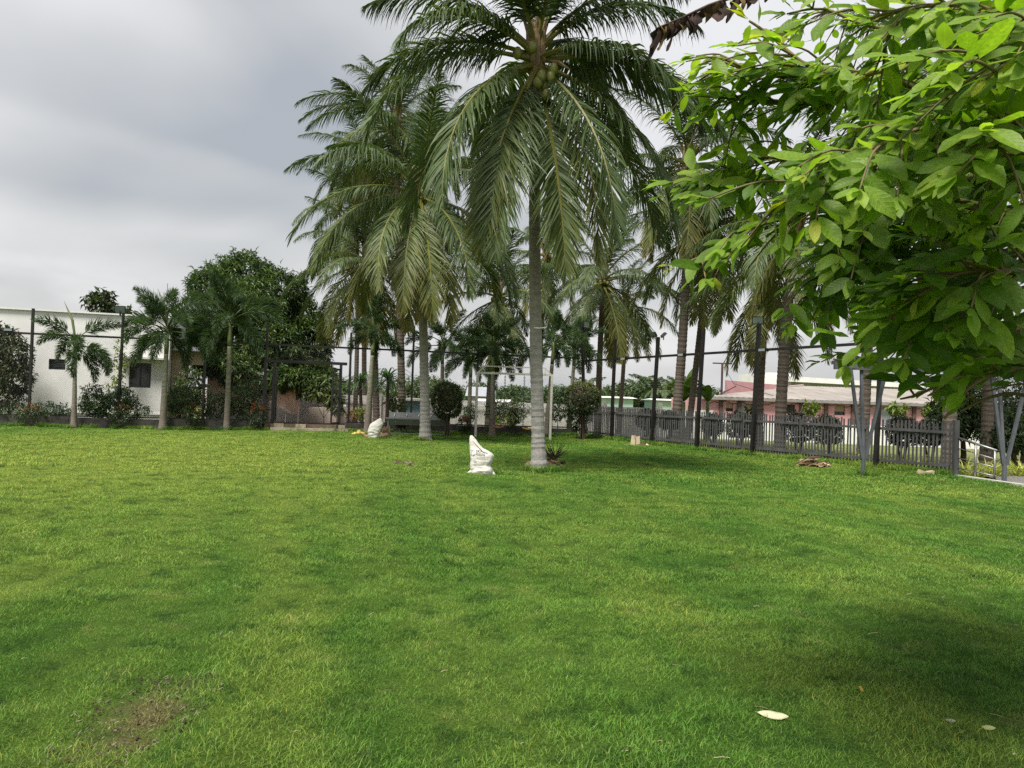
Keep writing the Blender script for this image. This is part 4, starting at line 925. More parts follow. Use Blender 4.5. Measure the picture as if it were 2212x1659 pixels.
foxtail('foxtail palm standing alone before the white wall at the far left', 160, 917, FD(160), 163, 735, 1, n=9, r0=.105, r1=.055, scale=.98, lev=[1, 2, 3, 5, 1, 4, 3, 5, 4])
foxtail('foxtail palm before the dark window, second from the left', 352, 918, FD(352), 362, 705, 2, n=15, r0=.135, scale=1.15)
foxtail('foxtail palm with split trunk foot in front of the big mango tree', 490, 924, FD(490), 498, 690, 3, n=15, r0=.12, scale=1.15)
foxtail('foxtail palm with reddish trunk directly behind the knotted white sack', 794, 922, 29.1, 808, 712, 4, n=11, r0=.15, scale=.9)
foxtail('foxtail palm rising behind the left ball topiary', 955, 905, 33.5, 956, 738, 5, n=12, r0=.12, scale=1.0, spear=False)
foxtail('foxtail palm standing inside the swing frame span', 1063, 939, 29.9, 1066, 748, 6, n=13, r0=.13, scale=.95)
foxtail('foxtail palm right of the near limed trunk behind the swing post', 1180, 930, 31.3, 1197, 735, 7, n=11, r0=.11, scale=.95, spear=False)
foxtail('foxtail palm at the fence corner next to the corner floodlight', 1228, 930, 33.6, 1243, 742, 8, n=12, r0=.11, scale=.95, spear=False)
foxtail('foxtail palm low behind the swing between chains', 1012, 930, 33.0, 1018, 770, 10, n=11, r0=.11, scale=.95, spear=False)
# two short grassy headed palms by the trough
def tuft_palm(label, bx, by, Y, tx, ty, seed, Lf=1.5, n=70):
    rs = np.random.RandomState(seed); b_ = at(bx, by, Y); b_.z = -.2; t_ = at(tx, ty, Y)
    th = thing('fountain_palm', label, 'palm tree', b_, 'short fountain headed palms')
    MB().tube([b_, b_.lerp(t_, .5), t_], [.11, .075, .06], 9).build('trunk', M['bark'], th)
    V, F, C_ = [], [], []; nb = 0
    for i in range(n):
        az = rs.uniform(0, 6.28); P = rachis(Lf * rs.uniform(.7, 1.1), R(rs.uniform(5, 85)), R(rs.uniform(-85, -40)), 7, 0, 1.0)
        w_ = .075 * np.array([.5, .9, 1, .9, .7, .4, .02]); ca, sa = math.cos(az), math.sin(az)
        rot = lambda Q: np.stack([Q[:, 0] * ca - Q[:, 1] * sa, Q[:, 0] * sa + Q[:, 1] * ca, Q[:, 2]], 1)
        sd_ = np.zeros((7, 3)); sd_[:, 1] = w_ / 2
        A_ = rot(P + sd_) + np.array(t_); B_ = rot(P - sd_) + np.array(t_)
        V.append(np.stack([A_, B_], 1).reshape(-1, 3)); F += [(nb + 2 * k, nb + 2 * k + 1, nb + 2 * k + 3, nb + 2 * k + 2) for k in range(6)]; nb += 14
        c_ = np.array((.03, .075, .02)) + rs.random() * np.array((.04, .07, .02)); C_.append(np.tile(c_, (14, 1)))
    mesh('crown', np.concatenate(V), F, M['strap'], th, col=np.concatenate(C_))
tuft_palm('short fountain headed palm left of the trough, nearer the gate', 783, 915, 31.5, 778, 828, 41, 1.4)
tuft_palm('short fountain headed palm just behind the trough left end', 836, 915, 31.4, 838, 822, 42, 1.45, 85)

# ------------------------------------------------------------------ trees and shrubs
def tree(name, label, cat, base, lumps, leaf, cols, seed, trunk_r=.2, per=11, spread=.9, droop=.4, limbs=6, group=None, mat='shrub', trunk_top=.55, jit=.08, barkmat='bark', shell=.35):
    rs = np.random.RandomState(seed); t_ = thing(name, label, cat, base, group); base = Vector(base)
    Cn, O = lump_points(lumps, rs, shell); V, F, c_ = clump_leaves(Cn, O, per, leaf[0], leaf[1], cols, rs, spread, droop, jit=jit)
    mesh('crown', V, F, M[mat], t_, col=c_)
    cen = Vector((sum(l[0] for l in lumps) / len(lumps), sum(l[1] for l in lumps) / len(lumps), sum(l[2] for l in lumps) / len(lumps)))
    fork = base.lerp(cen, trunk_top); mb = MB()
    mb.tube([base - Vector((0, 0, .1)), base.lerp(fork, .5) + Vector((trunk_r * .4, 0, 0)), fork], [trunk_r * 1.25, trunk_r, trunk_r * .85], 9)
    for i in range(min(limbs, len(lumps))):
        l = lumps[i]; e_ = Vector(l[:3]); mb.tube([fork - Vector((0, 0, trunk_r)), fork.lerp(e_, .5) + Vector((rs.uniform(-.2, .2), rs.uniform(-.2, .2), .1)) * trunk_r * 3, e_ + Vector((0, 0, l[5] * .4))], [trunk_r * .7, trunk_r * .45, trunk_r * .1], 6)
    mb.build('trunk', M[barkmat], t_); return t_
MG = 39.0
def ml(x, y, Y, rx, rz, n, ry=None):
    c_ = at(x, y, Y); k = Y / FPX; return (c_.x, c_.y, c_.z, rx * k, (ry or rx) * k, rz * k, n)
mbase = at(545, 905, MG); mbase.z = -.7
lum = [ml(530, 590, MG, 62, 42, 240), ml(470, 620, MG - 1, 58, 45, 230), ml(600, 630, MG - .5, 60, 48, 240), ml(540, 660, MG - 2.2, 80, 60, 320), ml(640, 690, MG, 58, 52, 240), ml(450, 690, MG, 62, 55, 200), ml(665, 745, MG - .5, 52, 60, 220), ml(590, 750, MG - 2.5, 70, 60, 300), ml(640, 815, MG - 2.0, 60, 42, 260), ml(500, 760, MG - 1.5, 75, 60, 280), ml(570, 815, MG - 1, 48, 30, 130), ml(690, 810, MG - 1.0, 34, 26, 110), ml(440, 740, MG + 1, 40, 50, 100), ml(560, 720, MG + 1.5, 120, 110, 380), ml(455, 770, MG - 4.5, 40, 40, 110), ml(415, 715, MG - 3.5, 34, 34, 80), ml(510, 800, MG - 4.5, 40, 32, 110), ml(612, 808, MG - 2.4, 40, 30, 120), ml(660, 808, MG - 2.4, 44, 28, 120), ml(575, 790, MG - 3.0, 40, 34, 110), ml(604, 818, 33.7, 34, 22, 70), ml(646, 820, 33.7, 30, 18, 60)]
tree('mango_tree', 'big round mango tree behind the gate and the foxtail palms', 'tree', mbase, lum, (.31, .072), [(.024, .056, .016), (.115, .180, .038)], 51, .26, per=15, limbs=12, jit=.10)
b_ = at(222, 700, 45); b_.z = -.8
tree('teak_tree', 'top of a broad leaved tree showing over the white roof', 'tree', b_, [ml(220, 660, 45, 26, 20, 40), ml(205, 648, 45, 14, 12, 18), ml(232, 645, 45, 10, 14, 16), ml(262, 672, 45, 20, 10, 14), ml(225, 700, 45, 40, 30, 40)], (.38, .24), [(.03, .05, .018), (.075, .10, .035)], 52, .12, per=6, jit=.12)
b_ = at(25, 900, 27.5); b_.z = -.3
tree('bronze_shrub', 'tall bronze green shrub behind the fence at the left edge', 'shrub', b_, [ml(20, 770, 27.5, 42, 45, 200), ml(-30, 790, 27.5, 45, 50, 160), ml(30, 815, 27.3, 34, 36, 150), ml(5, 735, 27.6, 30, 30, 110), ml(10, 860, 27.2, 36, 24, 70)], (.17, .075), [(.024, .042, .014), (.085, .090, .028)], 53, .06, per=8, jit=.07)
def shrub(label, x, y, Y, rx, rz, n, leaf=(.12, .05), cols=((.018, .04, .012), (.06, .095, .028)), seed=1, per=7, group=None, base_y=None, name='shrub', extra=(), jit=.04, shell=.6, cat='shrub'):
    b_ = at(x, base_y or (y + rz), Y); b_.z = max(b_.z, -.3) if b_.z > -.3 else -.3
    b_.z = 0 if Y < 30 else b_.z
    return tree(name, label, cat, (b_.x, b_.y, -.05 if b_.z < .4 else .2), [ml(x, y, Y, rx, rz, n)] + list(extra), leaf, cols, seed, .022, per=per, limbs=1 + len(extra), group=group, jit=jit, trunk_top=.3, shell=shell)
DK = ((.022, .050, .016), (.075, .130, .038)); RD = ((.028, .05, .012), (.32, .07, .022)); YG = ((.10, .15, .02), (.30, .34, .04))
FB = lambda px: onplane(px, 850, LA - LN * .5, LB - LN * .5).y
FI = lambda px: onplane(px, 850, LA + LN * .3, LB + LN * .3).y
g1 = 'dark shrubs growing through the chain link fence'
shrub('dark leafy shrub behind the fence right of the lone foxtail palm', 205, 872, FB(205), 30, 28, 220, seed=61, cols=DK, group=g1, extra=[ml(200, 842, FB(200), 22, 14, 34), ml(225, 890, FB(225), 28, 14, 50)])
shrub('dark leafy shrub climbing under the second fence post with floodlight', 262, 862, FB(262), 34, 30, 220, seed=62, cols=DK, group=g1, extra=[ml(285, 885, FB(285), 34, 20, 70)])
shrub('sparse dark shrub left of the lone foxtail palm', 110, 886, FB(110), 40, 18, 90, seed=63, cols=DK, group=g1, extra=[ml(40, 890, FB(40), 44, 18, 55)])
shrub('dark shrub filling the fence between second and third foxtail palms', 392, 868, FB(392), 36, 34, 240, seed=64, cols=DK, group=g1, extra=[ml(430, 880, FB(430), 30, 26, 90)])
shrub('dark dense shrub behind the fence just right of the third foxtail palm', 528, 868, FB(528), 40, 40, 290, seed=65, cols=DK, group=g1, extra=[ml(470, 875, FB(470), 30, 32, 110), ml(545, 840, FB(545), 30, 26, 60)])
shrub('thin creeper with yellow green leaves climbing the white wall by the post', 258, 780, FB(258) + 1.6, 16, 48, 40, leaf=(.13, .07), cols=YG, seed=66, name='creeper', cat='creeper', extra=[ml(245, 830, FB(245) + 1.6, 12, 30, 14)])
shrub('bright green bush filling the gap beside the peach porch', 412, 838, 30.4, 34, 44, 260, leaf=(.16, .06), cols=((.03, .06, .018), (.11, .16, .04)), seed=67, base_y=905)
g2 = 'red tipped shrubs along the kerb'
for i, (x, y, rx, rz, lab) in enumerate(((62, 893, 26, 22, 'rounded green shrub with a few red tips at the first post foot'), (262, 898, 26, 24, 'red topped shrub under the second fence post'), (418, 897, 19, 24, 'red tipped shrub between the second and third foxtail palms'), (556, 898, 20, 26, 'reddest shrub of the kerb row, beside the gate post'), (1112, 903, 14, 22, 'slim red tipped shrub between the swing seats'), (1003, 915, 16, 16, 'orange red shrub beside the left swing post'), (1268, 900, 12, 16, 'small red tipped shrub at the foot of the corner topiary'))):
    Y_ = FI(x)
    shrub(lab, x, y, Y_, rx, rz, 80, leaf=(.075, .03), cols=((.03, .055, .012), (.05, .09, .02)), seed=70 + i, group=g2, name='red_tipped_shrub', jit=.03, per=9,
          extra=[])
    rs_ = np.random.RandomState(90 + i); t_ = [o for o in scn.objects if o.name.startswith('red_tipped_shrub')][-1]
    l = ml(x, y - rz * .35, Y_, rx * .85, rz * .75, 26 if i not in (3, 5) else 60); Cn, O = lump_points([l], rs_, .3); k_ = Cn[:, 2] > l[2] - .02
    V, F, c_ = clump_leaves(Cn[k_], O[k_], 9, .07, .028, [(.10, .06, .012), (.36, .075, .022)], rs_, jit=.03); mesh('red_shoots', V, F, M['shrub'], t_, col=c_)
g3 = 'bright shrubs by the gate right post'
shrub('small orange leaved shrub at the right gate post', 759, 897, 30.4, 13, 12, 40, leaf=(.09, .04), cols=((.22, .13, .02), (.42, .20, .03)), seed=81, group=g3, jit=.03)
shrub('bright yellow green shrub left of the reddish foxtail trunk', 780, 893, 30.9, 18, 14, 70, leaf=(.10, .045), cols=YG, seed=82, group=g3, jit=.03)
b_ = at(712, 900, 33.5)
shrub('loose bush with long pale green leaves seen through the gate', 700, 842, 33.5, 34, 26, 55, leaf=(.34, .10), cols=((.05, .085, .025), (.14, .19, .06)), seed=83, extra=[ml(725, 868, 33.5, 18, 22, 26), ml(672, 845, 33.5, 16, 10, 14)], base_y=905)
shrub('young broad leaved bush behind the trough left end', 858, 873, 32.2, 18, 14, 30, leaf=(.28, .09), cols=((.06, .10, .02), (.16, .24, .05)), seed=84, base_y=905)
shrub('small leafy weed growing under the steel trough', 868, 914, 29.3, 9, 8, 18, leaf=(.16, .06), cols=((.02, .05, .015), (.06, .12, .03)), seed=85, base_y=932, name='weed', cat='weed')
g4 = 'round hedge bushes beyond the swing'
shrub('round green hedge bush seen between the swing chains, left one', 1072, 885, 35.0, 26, 24, 150, leaf=(.11, .05), cols=((.03, .06, .015), (.09, .15, .035)), seed=86, group=g4, base_y=910)
shrub('round green hedge bush seen between the swing chains, right one', 1110, 886, 35.5, 34, 24, 180, leaf=(.11, .05), cols=((.03, .06, .015), (.10, .16, .035)), seed=87, group=g4, base_y=910)
shrub('dark hedge bush between left topiary and swing post', 1016, 890, 33.0, 16, 20, 100, leaf=(.09, .04), cols=DK, seed=88, group=g4, base_y=910)
shrub('dark hedge bush right of the near trunk behind the swing', 1205, 888, 33.0, 30, 24, 150, leaf=(.10, .045), cols=DK, seed=89, group=g4, base_y=915)
shrub('yellow green grassy bush low behind the swing seats', 1095, 908, 34.0, 40, 9, 60, leaf=(.16, .04), cols=YG, seed=105, group=g4, base_y=915)
# clipped topiaries
def topiary(label, x, y, by, Y, rx, rz, seed, n=520, cols=((.034, .056, .020), (.115, .150, .044)), group='clipped ball topiaries', leaf=(.075, .04), z0=-.05, stems=5, nm='topiary', cap=None):
    rs = np.random.RandomState(seed); b_ = at(x, by, Y); b_.z = z0; th = thing(nm, label, 'topiary', b_, group); c = at(x, y, Y); k = Y / FPX
    d = nrm(rs.normal(0, 1, (n, 3))); p_ = 2.7; r = 1 / np.power((np.abs(d) ** p_).sum(1), 1 / p_)[:, None]
    Cn = np.array(c) + d * r * np.array([rx * k, rx * k, rz * k]) * (1 - .16 * rs.random((n, 1)) ** 2 + .04 * np.sin(5 * d[:, :1] + 3 * d[:, 2:])); O = d
    V, F, c_ = clump_leaves(Cn, O, 9, leaf[0], leaf[1], cols, rs, .9, .15, jit=.035)
    if cap is not None:
        f_ = np.clip((V[:, 2] - c.z) / (rz * k) * 1.6 - .6, 0, 1)[:, None]; c_ = c_ * (1 - f_) + np.array(cap) * f_ * (c_.sum(1, keepdims=True) / c_.sum(1).mean())
    mesh('crown', V, F, M['shrub'], th, col=c_)
    MB().ball(c, (rx * k * .72, rx * k * .72, rz * k * .72), 12, 8).build('inner_twigs', M['bark'], th)
    mb = MB()
    for i in range(stems):
        a_ = i * 2.4; e_ = Vector((math.cos(a_), math.sin(a_), 0)); mb.tube([b_ + e_ * .09, b_.lerp(c, .35) + e_ * .05, c + e_ * .15 - Vector((0, 0, rz * k * .5))], [.03, .026, .02], 6)
    mb.build('stems', M['bark'], th)
topiary('clipped ball topiary on bare stems right of the steel trough', 966, 864, 941, 28.6, 31, 37, 101, 760)
topiary('clipped mushroom topiary with yellowish top at the fence corner', 1258, 861, 949, 29.4, 35, 33, 102, 680, cap=(.13, .14, .03), stems=7)
shrub('dark bush massed under the corner topiary', 1246, 905, 29.9, 22, 30, 170, leaf=(.09, .045), cols=DK, seed=103, base_y=945)
g5 = 'dark ball shrubs behind the picket fence'
for i, (x, y, r_, Y, lab) in enumerate(((1396, 905, 20, 30.0, 'dark ball shrub behind the picket fence left of the twin lamp post'), (1445, 908, 18, 28.5, 'dark ball shrub behind the pickets just right of the twin lamp post'), (1540, 917, 20, 26.5, 'dark ball shrub behind the pickets right of the tallest bare post'), (1597, 918, 26, 25.5, 'dark ball shrub behind the pickets left of the floodlit post'), (1725, 922, 28, 23.2, 'dark ball shrub behind the pickets right of the thick bare trunk'), (1787, 928, 28, 22.4, 'dark ball shrub behind the pickets left of the first pergola support'), (1950, 930, 28, 20.6, 'dark ball shrub behind the last bay of the picket fence, left one'), (2010, 934, 24, 20.4, 'dark ball shrub behind the last bay of the picket fence, right one'))):
    topiary(lab, x, y, y + r_ * 2.2, Y, r_, r_, 110 + i, 230, group=g5, nm='ball_shrub', leaf=(.085, .045), z0=-.3, stems=3, cols=((.010, .018, .009), (.034, .046, .02)))
# grassy strap leaved plants
def strap_plant(label, x, by, Y, seed, n=46, L=.6, cols=((.22, .27, .04), (.55, .56, .15)), group='variegated strap leaved plants', z=None, name='strap_plant'):
    rs = np.random.RandomState(seed); b_ = at(x, by, Y); b_.z = -.15 if z is None else z; V, F, C_ = [], [], []; nb = 0
    for i in range(n):
        az = rs.uniform(0, 6.28); P = rachis(L * rs.uniform(.6, 1.15), R(rs.uniform(40, 85)), R(rs.uniform(-60, 25)), 7, 0, 1.1); w_ = .034 * np.array([.7, 1, 1, .95, .75, .45, .03])
        ca, sa = math.cos(az), math.sin(az); sd_ = np.zeros((7, 3)); sd_[:, 1] = w_ / 2
        rot = lambda Q: np.stack([Q[:, 0] * ca - Q[:, 1] * sa, Q[:, 0] * sa + Q[:, 1] * ca, Q[:, 2]], 1)
        o_ = np.array(b_) + np.array([rs.normal(0, .06), rs.normal(0, .06), 0])
        V.append(np.stack([rot(P + sd_) + o_, rot(P - sd_) + o_], 1).reshape(-1, 3)); F += [(nb + 2 * k, nb + 2 * k + 1, nb + 2 * k + 3, nb + 2 * k + 2) for k in range(6)]; nb += 14
        f_ = rs.random(); C_.append(np.tile(np.array(cols[0]) * (1 - f_) + np.array(cols[1]) * f_, (14, 1)))
    th = thing(name, label, 'plant', b_, group)
    mesh('leaves', np.concatenate(V), F, M['strap'], th, col=np.concatenate(C_)); MB().ball(b_, (.09, .09, .06), 8, 5).build('root_crown', M['bark'], th)
for i, (x, y, Y, lab) in enumerate(((2086, 985, 20.0, 'strap leaved plant behind the handrail nearest the fence end'), (2128, 985, 20.6, 'strap leaved plant behind the middle of the handrail'), (2150, 990, 19.2, 'strap leaved plant behind the last handrail post'), (2202, 990, 19.5, 'largest strap leaved plant right of the right pergola support'), (2105, 1002, 18.6, 'low strap leaved plant under the handrail rails'), (1985, 975, 20.2, 'strap leaved plant behind the last fence bay, right side'), (1935, 970, 20.8, 'strap leaved plant behind the last fence bay, left side'), (1850, 965, 22.0, 'strap leaved plant behind the fence at the left pergola support'), (1790, 962, 23.0, 'strap leaved plant behind the fence under a ball shrub'), (1700, 957, 25.0, 'strap leaved plant behind the pickets by the thick bare trunk'))):
    strap_plant(lab, x, y, Y, 130 + i, n=72, L=.85 if i == 3 else .74)
# dense trees behind the path at the right
g6 = 'trees behind the path at the right'
for i, (x, y, Y, rx, rz, lab, cols) in enumerate(((2080, 880, 26.0, 60, 62, 'leafy tree with long pale leaves behind the handrail', ((.03, .06, .02), (.13, .18, .06))), (2210, 850, 29.0, 85, 110, 'dark dense tree at the right edge behind the right pergola support', ((.014, .03, .01), (.06, .09, .025))), (2190, 930, 24.0, 60, 40, 'dark bush under the dense tree at the right edge', ((.016, .036, .012), (.06, .10, .03))), (2330, 800, 30.0, 110, 130, 'broad tree just past the right edge of the lawn path', ((.016, .034, .011), (.07, .10, .03))))):
    b_ = at(x, 960, Y); b_.z = -.4
    tree('shade_tree', lab, 'tree', b_, [ml(x, y, Y, rx, rz, 260), ml(x - rx * .5, y + rz * .4, Y - .5, rx * .6, rz * .5, 120), ml(x + rx * .5, y + rz * .3, Y - .5, rx * .6, rz * .6, 120)], (.26, .075) if i == 0 else (.17, .07), cols, 150 + i, .09, per=10, group=g6, jit=.1, shell=.8)
# banana plant and papaya tops behind the fence
def banana(label, x, by, Y, seed, L=2.0, n=8):
    rs = np.random.RandomState(seed); b_ = at(x, by, Y); b_.z = -.7; top_ = Vector((b_.x, b_.y, at(x, 868, Y).z)); th = thing('banana_plant', label, 'banana plant', b_)
    MB().tube([b_, top_], [.14, .08], 9).build('stem', M['shaft'], th)
    for i in range(n):
        K = 12; P = rachis(L * rs.uniform(.75, 1.1), R(rs.uniform(45, 88)), R(rs.uniform(-35, 60)), K); s_ = np.linspace(0, 1, K); w_ = .24 * np.sin(np.pi * np.clip(s_ * .9 + .06, 0, 1)) ** .6; w_[0] = .02
        a_ = rs.uniform(0, 6.28); ca, sa = math.cos(a_), math.sin(a_); rot = lambda Q: np.stack([Q[:, 0] * ca - Q[:, 1] * sa, Q[:, 0] * sa + Q[:, 1] * ca, Q[:, 2]], 1) + np.array(top_)
        A_, B_ = P.copy(), P.copy(); A_[:, 1] += w_; A_[:, 2] += w_ * .3; B_[:, 1] -= w_; B_[:, 2] += w_ * .3
        V = np.stack([rot(A_), rot(P), rot(B_)], 1).reshape(-1, 3); F = []
        for k in range(K - 1): F += [(3 * k, 3 * k + 1, 3 * k + 4, 3 * k + 3), (3 * k + 1, 3 * k + 2, 3 * k + 5, 3 * k + 4)]
        c_ = np.array((.09, .16, .03)) * rs.uniform(.7, 1.5); mesh('leaf', V, F, M['strap'], th, col=np.tile(c_, (len(V), 1)))
banana('banana plant with upright fresh leaves between two leaning palm trunks', 1476, 905, 37.0, 171, 1.7, 9)
banana('banana plant with drooping leaves in front of the pink workshop left end', 1528, 905, 36.0, 172, 1.5, 6)
for i, (x, y, Y, lab) in enumerate(((1750, 882, 33, 'papaya top with bright lobed leaves before the pink wall'), (1936, 880, 31, 'young bright leaved sapling before the dark workshop doorway'), (1630, 884, 34, 'small dark sapling before the boarded workshop window'), (2010, 886, 30, 'pale sapling under the last workshop window'))):
    shrub(lab, x, y, Y, 17, 9, 16, leaf=(.26, .12), cols=((.10, .16, .03), (.24, .32, .06)) if i != 2 else DK, seed=180 + i, base_y=915, name='sapling', cat='sapling', group='saplings before the pink workshop')
# far tree line: a few kinds, copied and turned
far_kinds = []
for k in range(3):
    rs = np.random.RandomState(200 + k); lm = [(rs.uniform(-3, 3), rs.uniform(-2, 2), 3.6 + rs.uniform(-1, 1.4), rs.uniform(1.8, 2.8), 2.2, rs.uniform(1.3, 2.0), 110) for _ in range(7)]
    Cn, O = lump_points(lm, rs, .4); V, F, c_ = clump_leaves(Cn, O, 6, .55, .28, [(.035, .065, .025), (.10, .15, .05)] if k < 2 else [(.05, .08, .03), (.13, .17, .06)], rs, jit=.25)
    mb = MB(); mb.tube([(0, 0, -.5), (.1, 0, 1.5), (0, 0, 3.4)], [.28, .22, .15], 7)
    for j in range(4): mb.tube([(0, 0, 2.2), (lm[j][0] * .6, lm[j][1] * .6, 3.2), lm[j][:3]], [.14, .1, .03], 5)
    far_kinds.append((mesh('crown', V, F, M['shrub'], col=c_, data_only=True), mesh('trunk', mb.v, mb.f, M['bark'], data_only=True)))
rr = random.Random(31)
far_labels = ['left of the booth', 'behind the left topiary', 'beyond the left swing chain', 'beyond the right swing chain', 'behind the near trunk', 'beyond the right swing post', 'behind the corner topiary', 'left of the thin trunked palm', 'beyond the first mint house', 'between the mint houses', 'left of the banana plant', 'behind the banana plant', 'left of the lone foxtail', 'behind the blue booth', 'beyond the gate']
for i, (x, Y, s_) in enumerate(((800, 100, .8), (985, 120, 1.0), (1060, 105, .9), (1120, 110, .95), (1165, 120, 1.0), (1212, 115, 1.05), (1265, 108, 1.0), (1318, 118, 1.0), (1372, 95, 1.05), (1405, 105, .95), (1440, 98, 1.0), (1490, 110, 1.1), (1540, 120, .8), (890, 90, .9), (740, 110, .9))):
    lab = 'distant green tree in the far tree line ' + (far_labels[i] if i != 12 else 'left of the service pole')
    p = at(x, 868, Y); t_ = thing('far_tree', lab, 'tree', (p.x, Y, -1.0), 'far tree line'); k = far_kinds[rr.randint(0, 2)]
    for nm_, me in (('crown', k[0]), ('trunk', k[1])):
        o = link(bpy.data.objects.new(nm_, me), t_); o.rotation_euler.z = rr.uniform(0, 6); o.scale = (s_ * 1.05, s_ * 1.05, s_ * rr.uniform(.62, .8))
V_, F_, c_ = coco_frond(3.2, R(30), R(-60), .2, 991, nl=26, lw=.16, lmax=.9); farf = mesh('frond', V_, F_, M['frond'], col=c_, data_only=True)
V_, F_, c_ = coco_frond(3.0, R(65), R(0), .1, 992, nl=26, lw=.16, lmax=.9); farf2 = mesh('frond', V_, F_, M['frond'], col=c_, data_only=True)
for i, (x, y, Y, lab) in enumerate(((1267, 842, 95, 'distant coconut palm just right of the corner topiary'), (1396, 836, 100, 'distant coconut palm above the tree line left of the twin lamp post'), (1418, 845, 90, 'distant coconut palm right behind the twin lamp post'), (1378, 845, 105, 'distant coconut palm over the first mint house'), (1462, 842, 95, 'distant coconut palm behind the tall leaning palm trunk'), (1440, 850, 85, 'distant low coconut palm over the second mint house'))):
    p = at(x, y, Y); t_ = thing('far_palm', lab, 'palm tree', (p.x, Y, -1), 'distant coconut palms')
    MB().tube([(p.x, Y, -1.2), (p.x, Y, p.z)], .16, 7).build('trunk', M['trunk_brown'], t_)
    for j in range(12):
        o = link(bpy.data.objects.new('frond', farf if j % 3 else farf2), t_); o.location = (0, 0, p.z + 1); o.rotation_euler.z = j * 2.4 + i

# ------------------------------------------------------------------ the leafy tree hanging in from the right
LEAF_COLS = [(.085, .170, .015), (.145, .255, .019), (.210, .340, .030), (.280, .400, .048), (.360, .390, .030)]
def big_leaf(seed, L=1.0, wr=.42):
    rs = np.random.RandomState(seed); t = np.array([0, .07, .13, .26, .44, .62, .79, .92, 1.0]); w = np.array([.02, .02, .30, .70, .96, 1.0, .74, .36, .01]) * wr * rs.uniform(.85, 1.12) / 2
    curl = rs.uniform(-.05, .32); fold = rs.uniform(.04, .34); wav = rs.uniform(.0, .05); ph = rs.uniform(0, 6); side = rs.uniform(-.10, .10)
    V, U = [], []
    for k, (a_, b_) in enumerate(zip(t, w)):
        z = -curl * a_ ** 2; y0 = side * a_ ** 2
        for s_ in (-1, -.5, 0, .5, 1):
            V.append((a_ * L, y0 + s_ * b_, z + fold * abs(s_) * b_ + wav * math.sin(9 * a_ + ph + s_) * abs(s_) * min(1, b_ * 6))); U.append((a_, s_, 0))
    F = [(5 * k + j, 5 * k + j + 1, 5 * k + 6 + j, 5 * k + 5 + j) for k in range(len(t) - 1) for j in range(4)]
    return np.array(V), F, np.array(U)
TRUNK = Vector((2.75, 3.0, 0))
ft = thing('leafy_tree', 'broad leaved tree with glossy light green leaves hanging into the right foreground', 'tree', TRUNK)
rs = np.random.RandomState(404); rr = random.Random(404)
CROWN = [(1600, -80), (1575, 70), (1455, 120), (1440, 280), (1500, 330), (1500, 350), (1385, 375), (1385, 440), (1500, 460), (1560, 470), (1540, 500), (1425, 550), (1425, 605), (1540, 620), (1650, 545), (1700, 570), (1690, 640), (1670, 700), (1740, 730), (1830, 700), (1830, 730), (1765, 755), (1775, 815), (1890, 810), (1905, 835), (2005, 845), (2035, 885), (2080, 885), (2115, 825), (2600, 840), (2600, -400), (1600, -400)]
def seen_at(p): d_ = p - CAM; return d_.dot(_R) / d_.dot(_F) * FPX + CX, CY - d_.dot(_U) / d_.dot(_F) * FPX
def in_crown(p):
    x, y = seen_at(p); return bool(in_poly(np.array([x]), np.array([y]), CROWN)[0])
leaf_slots = []                                  # (base, direction, normal, length, freshness)
tw = MB()
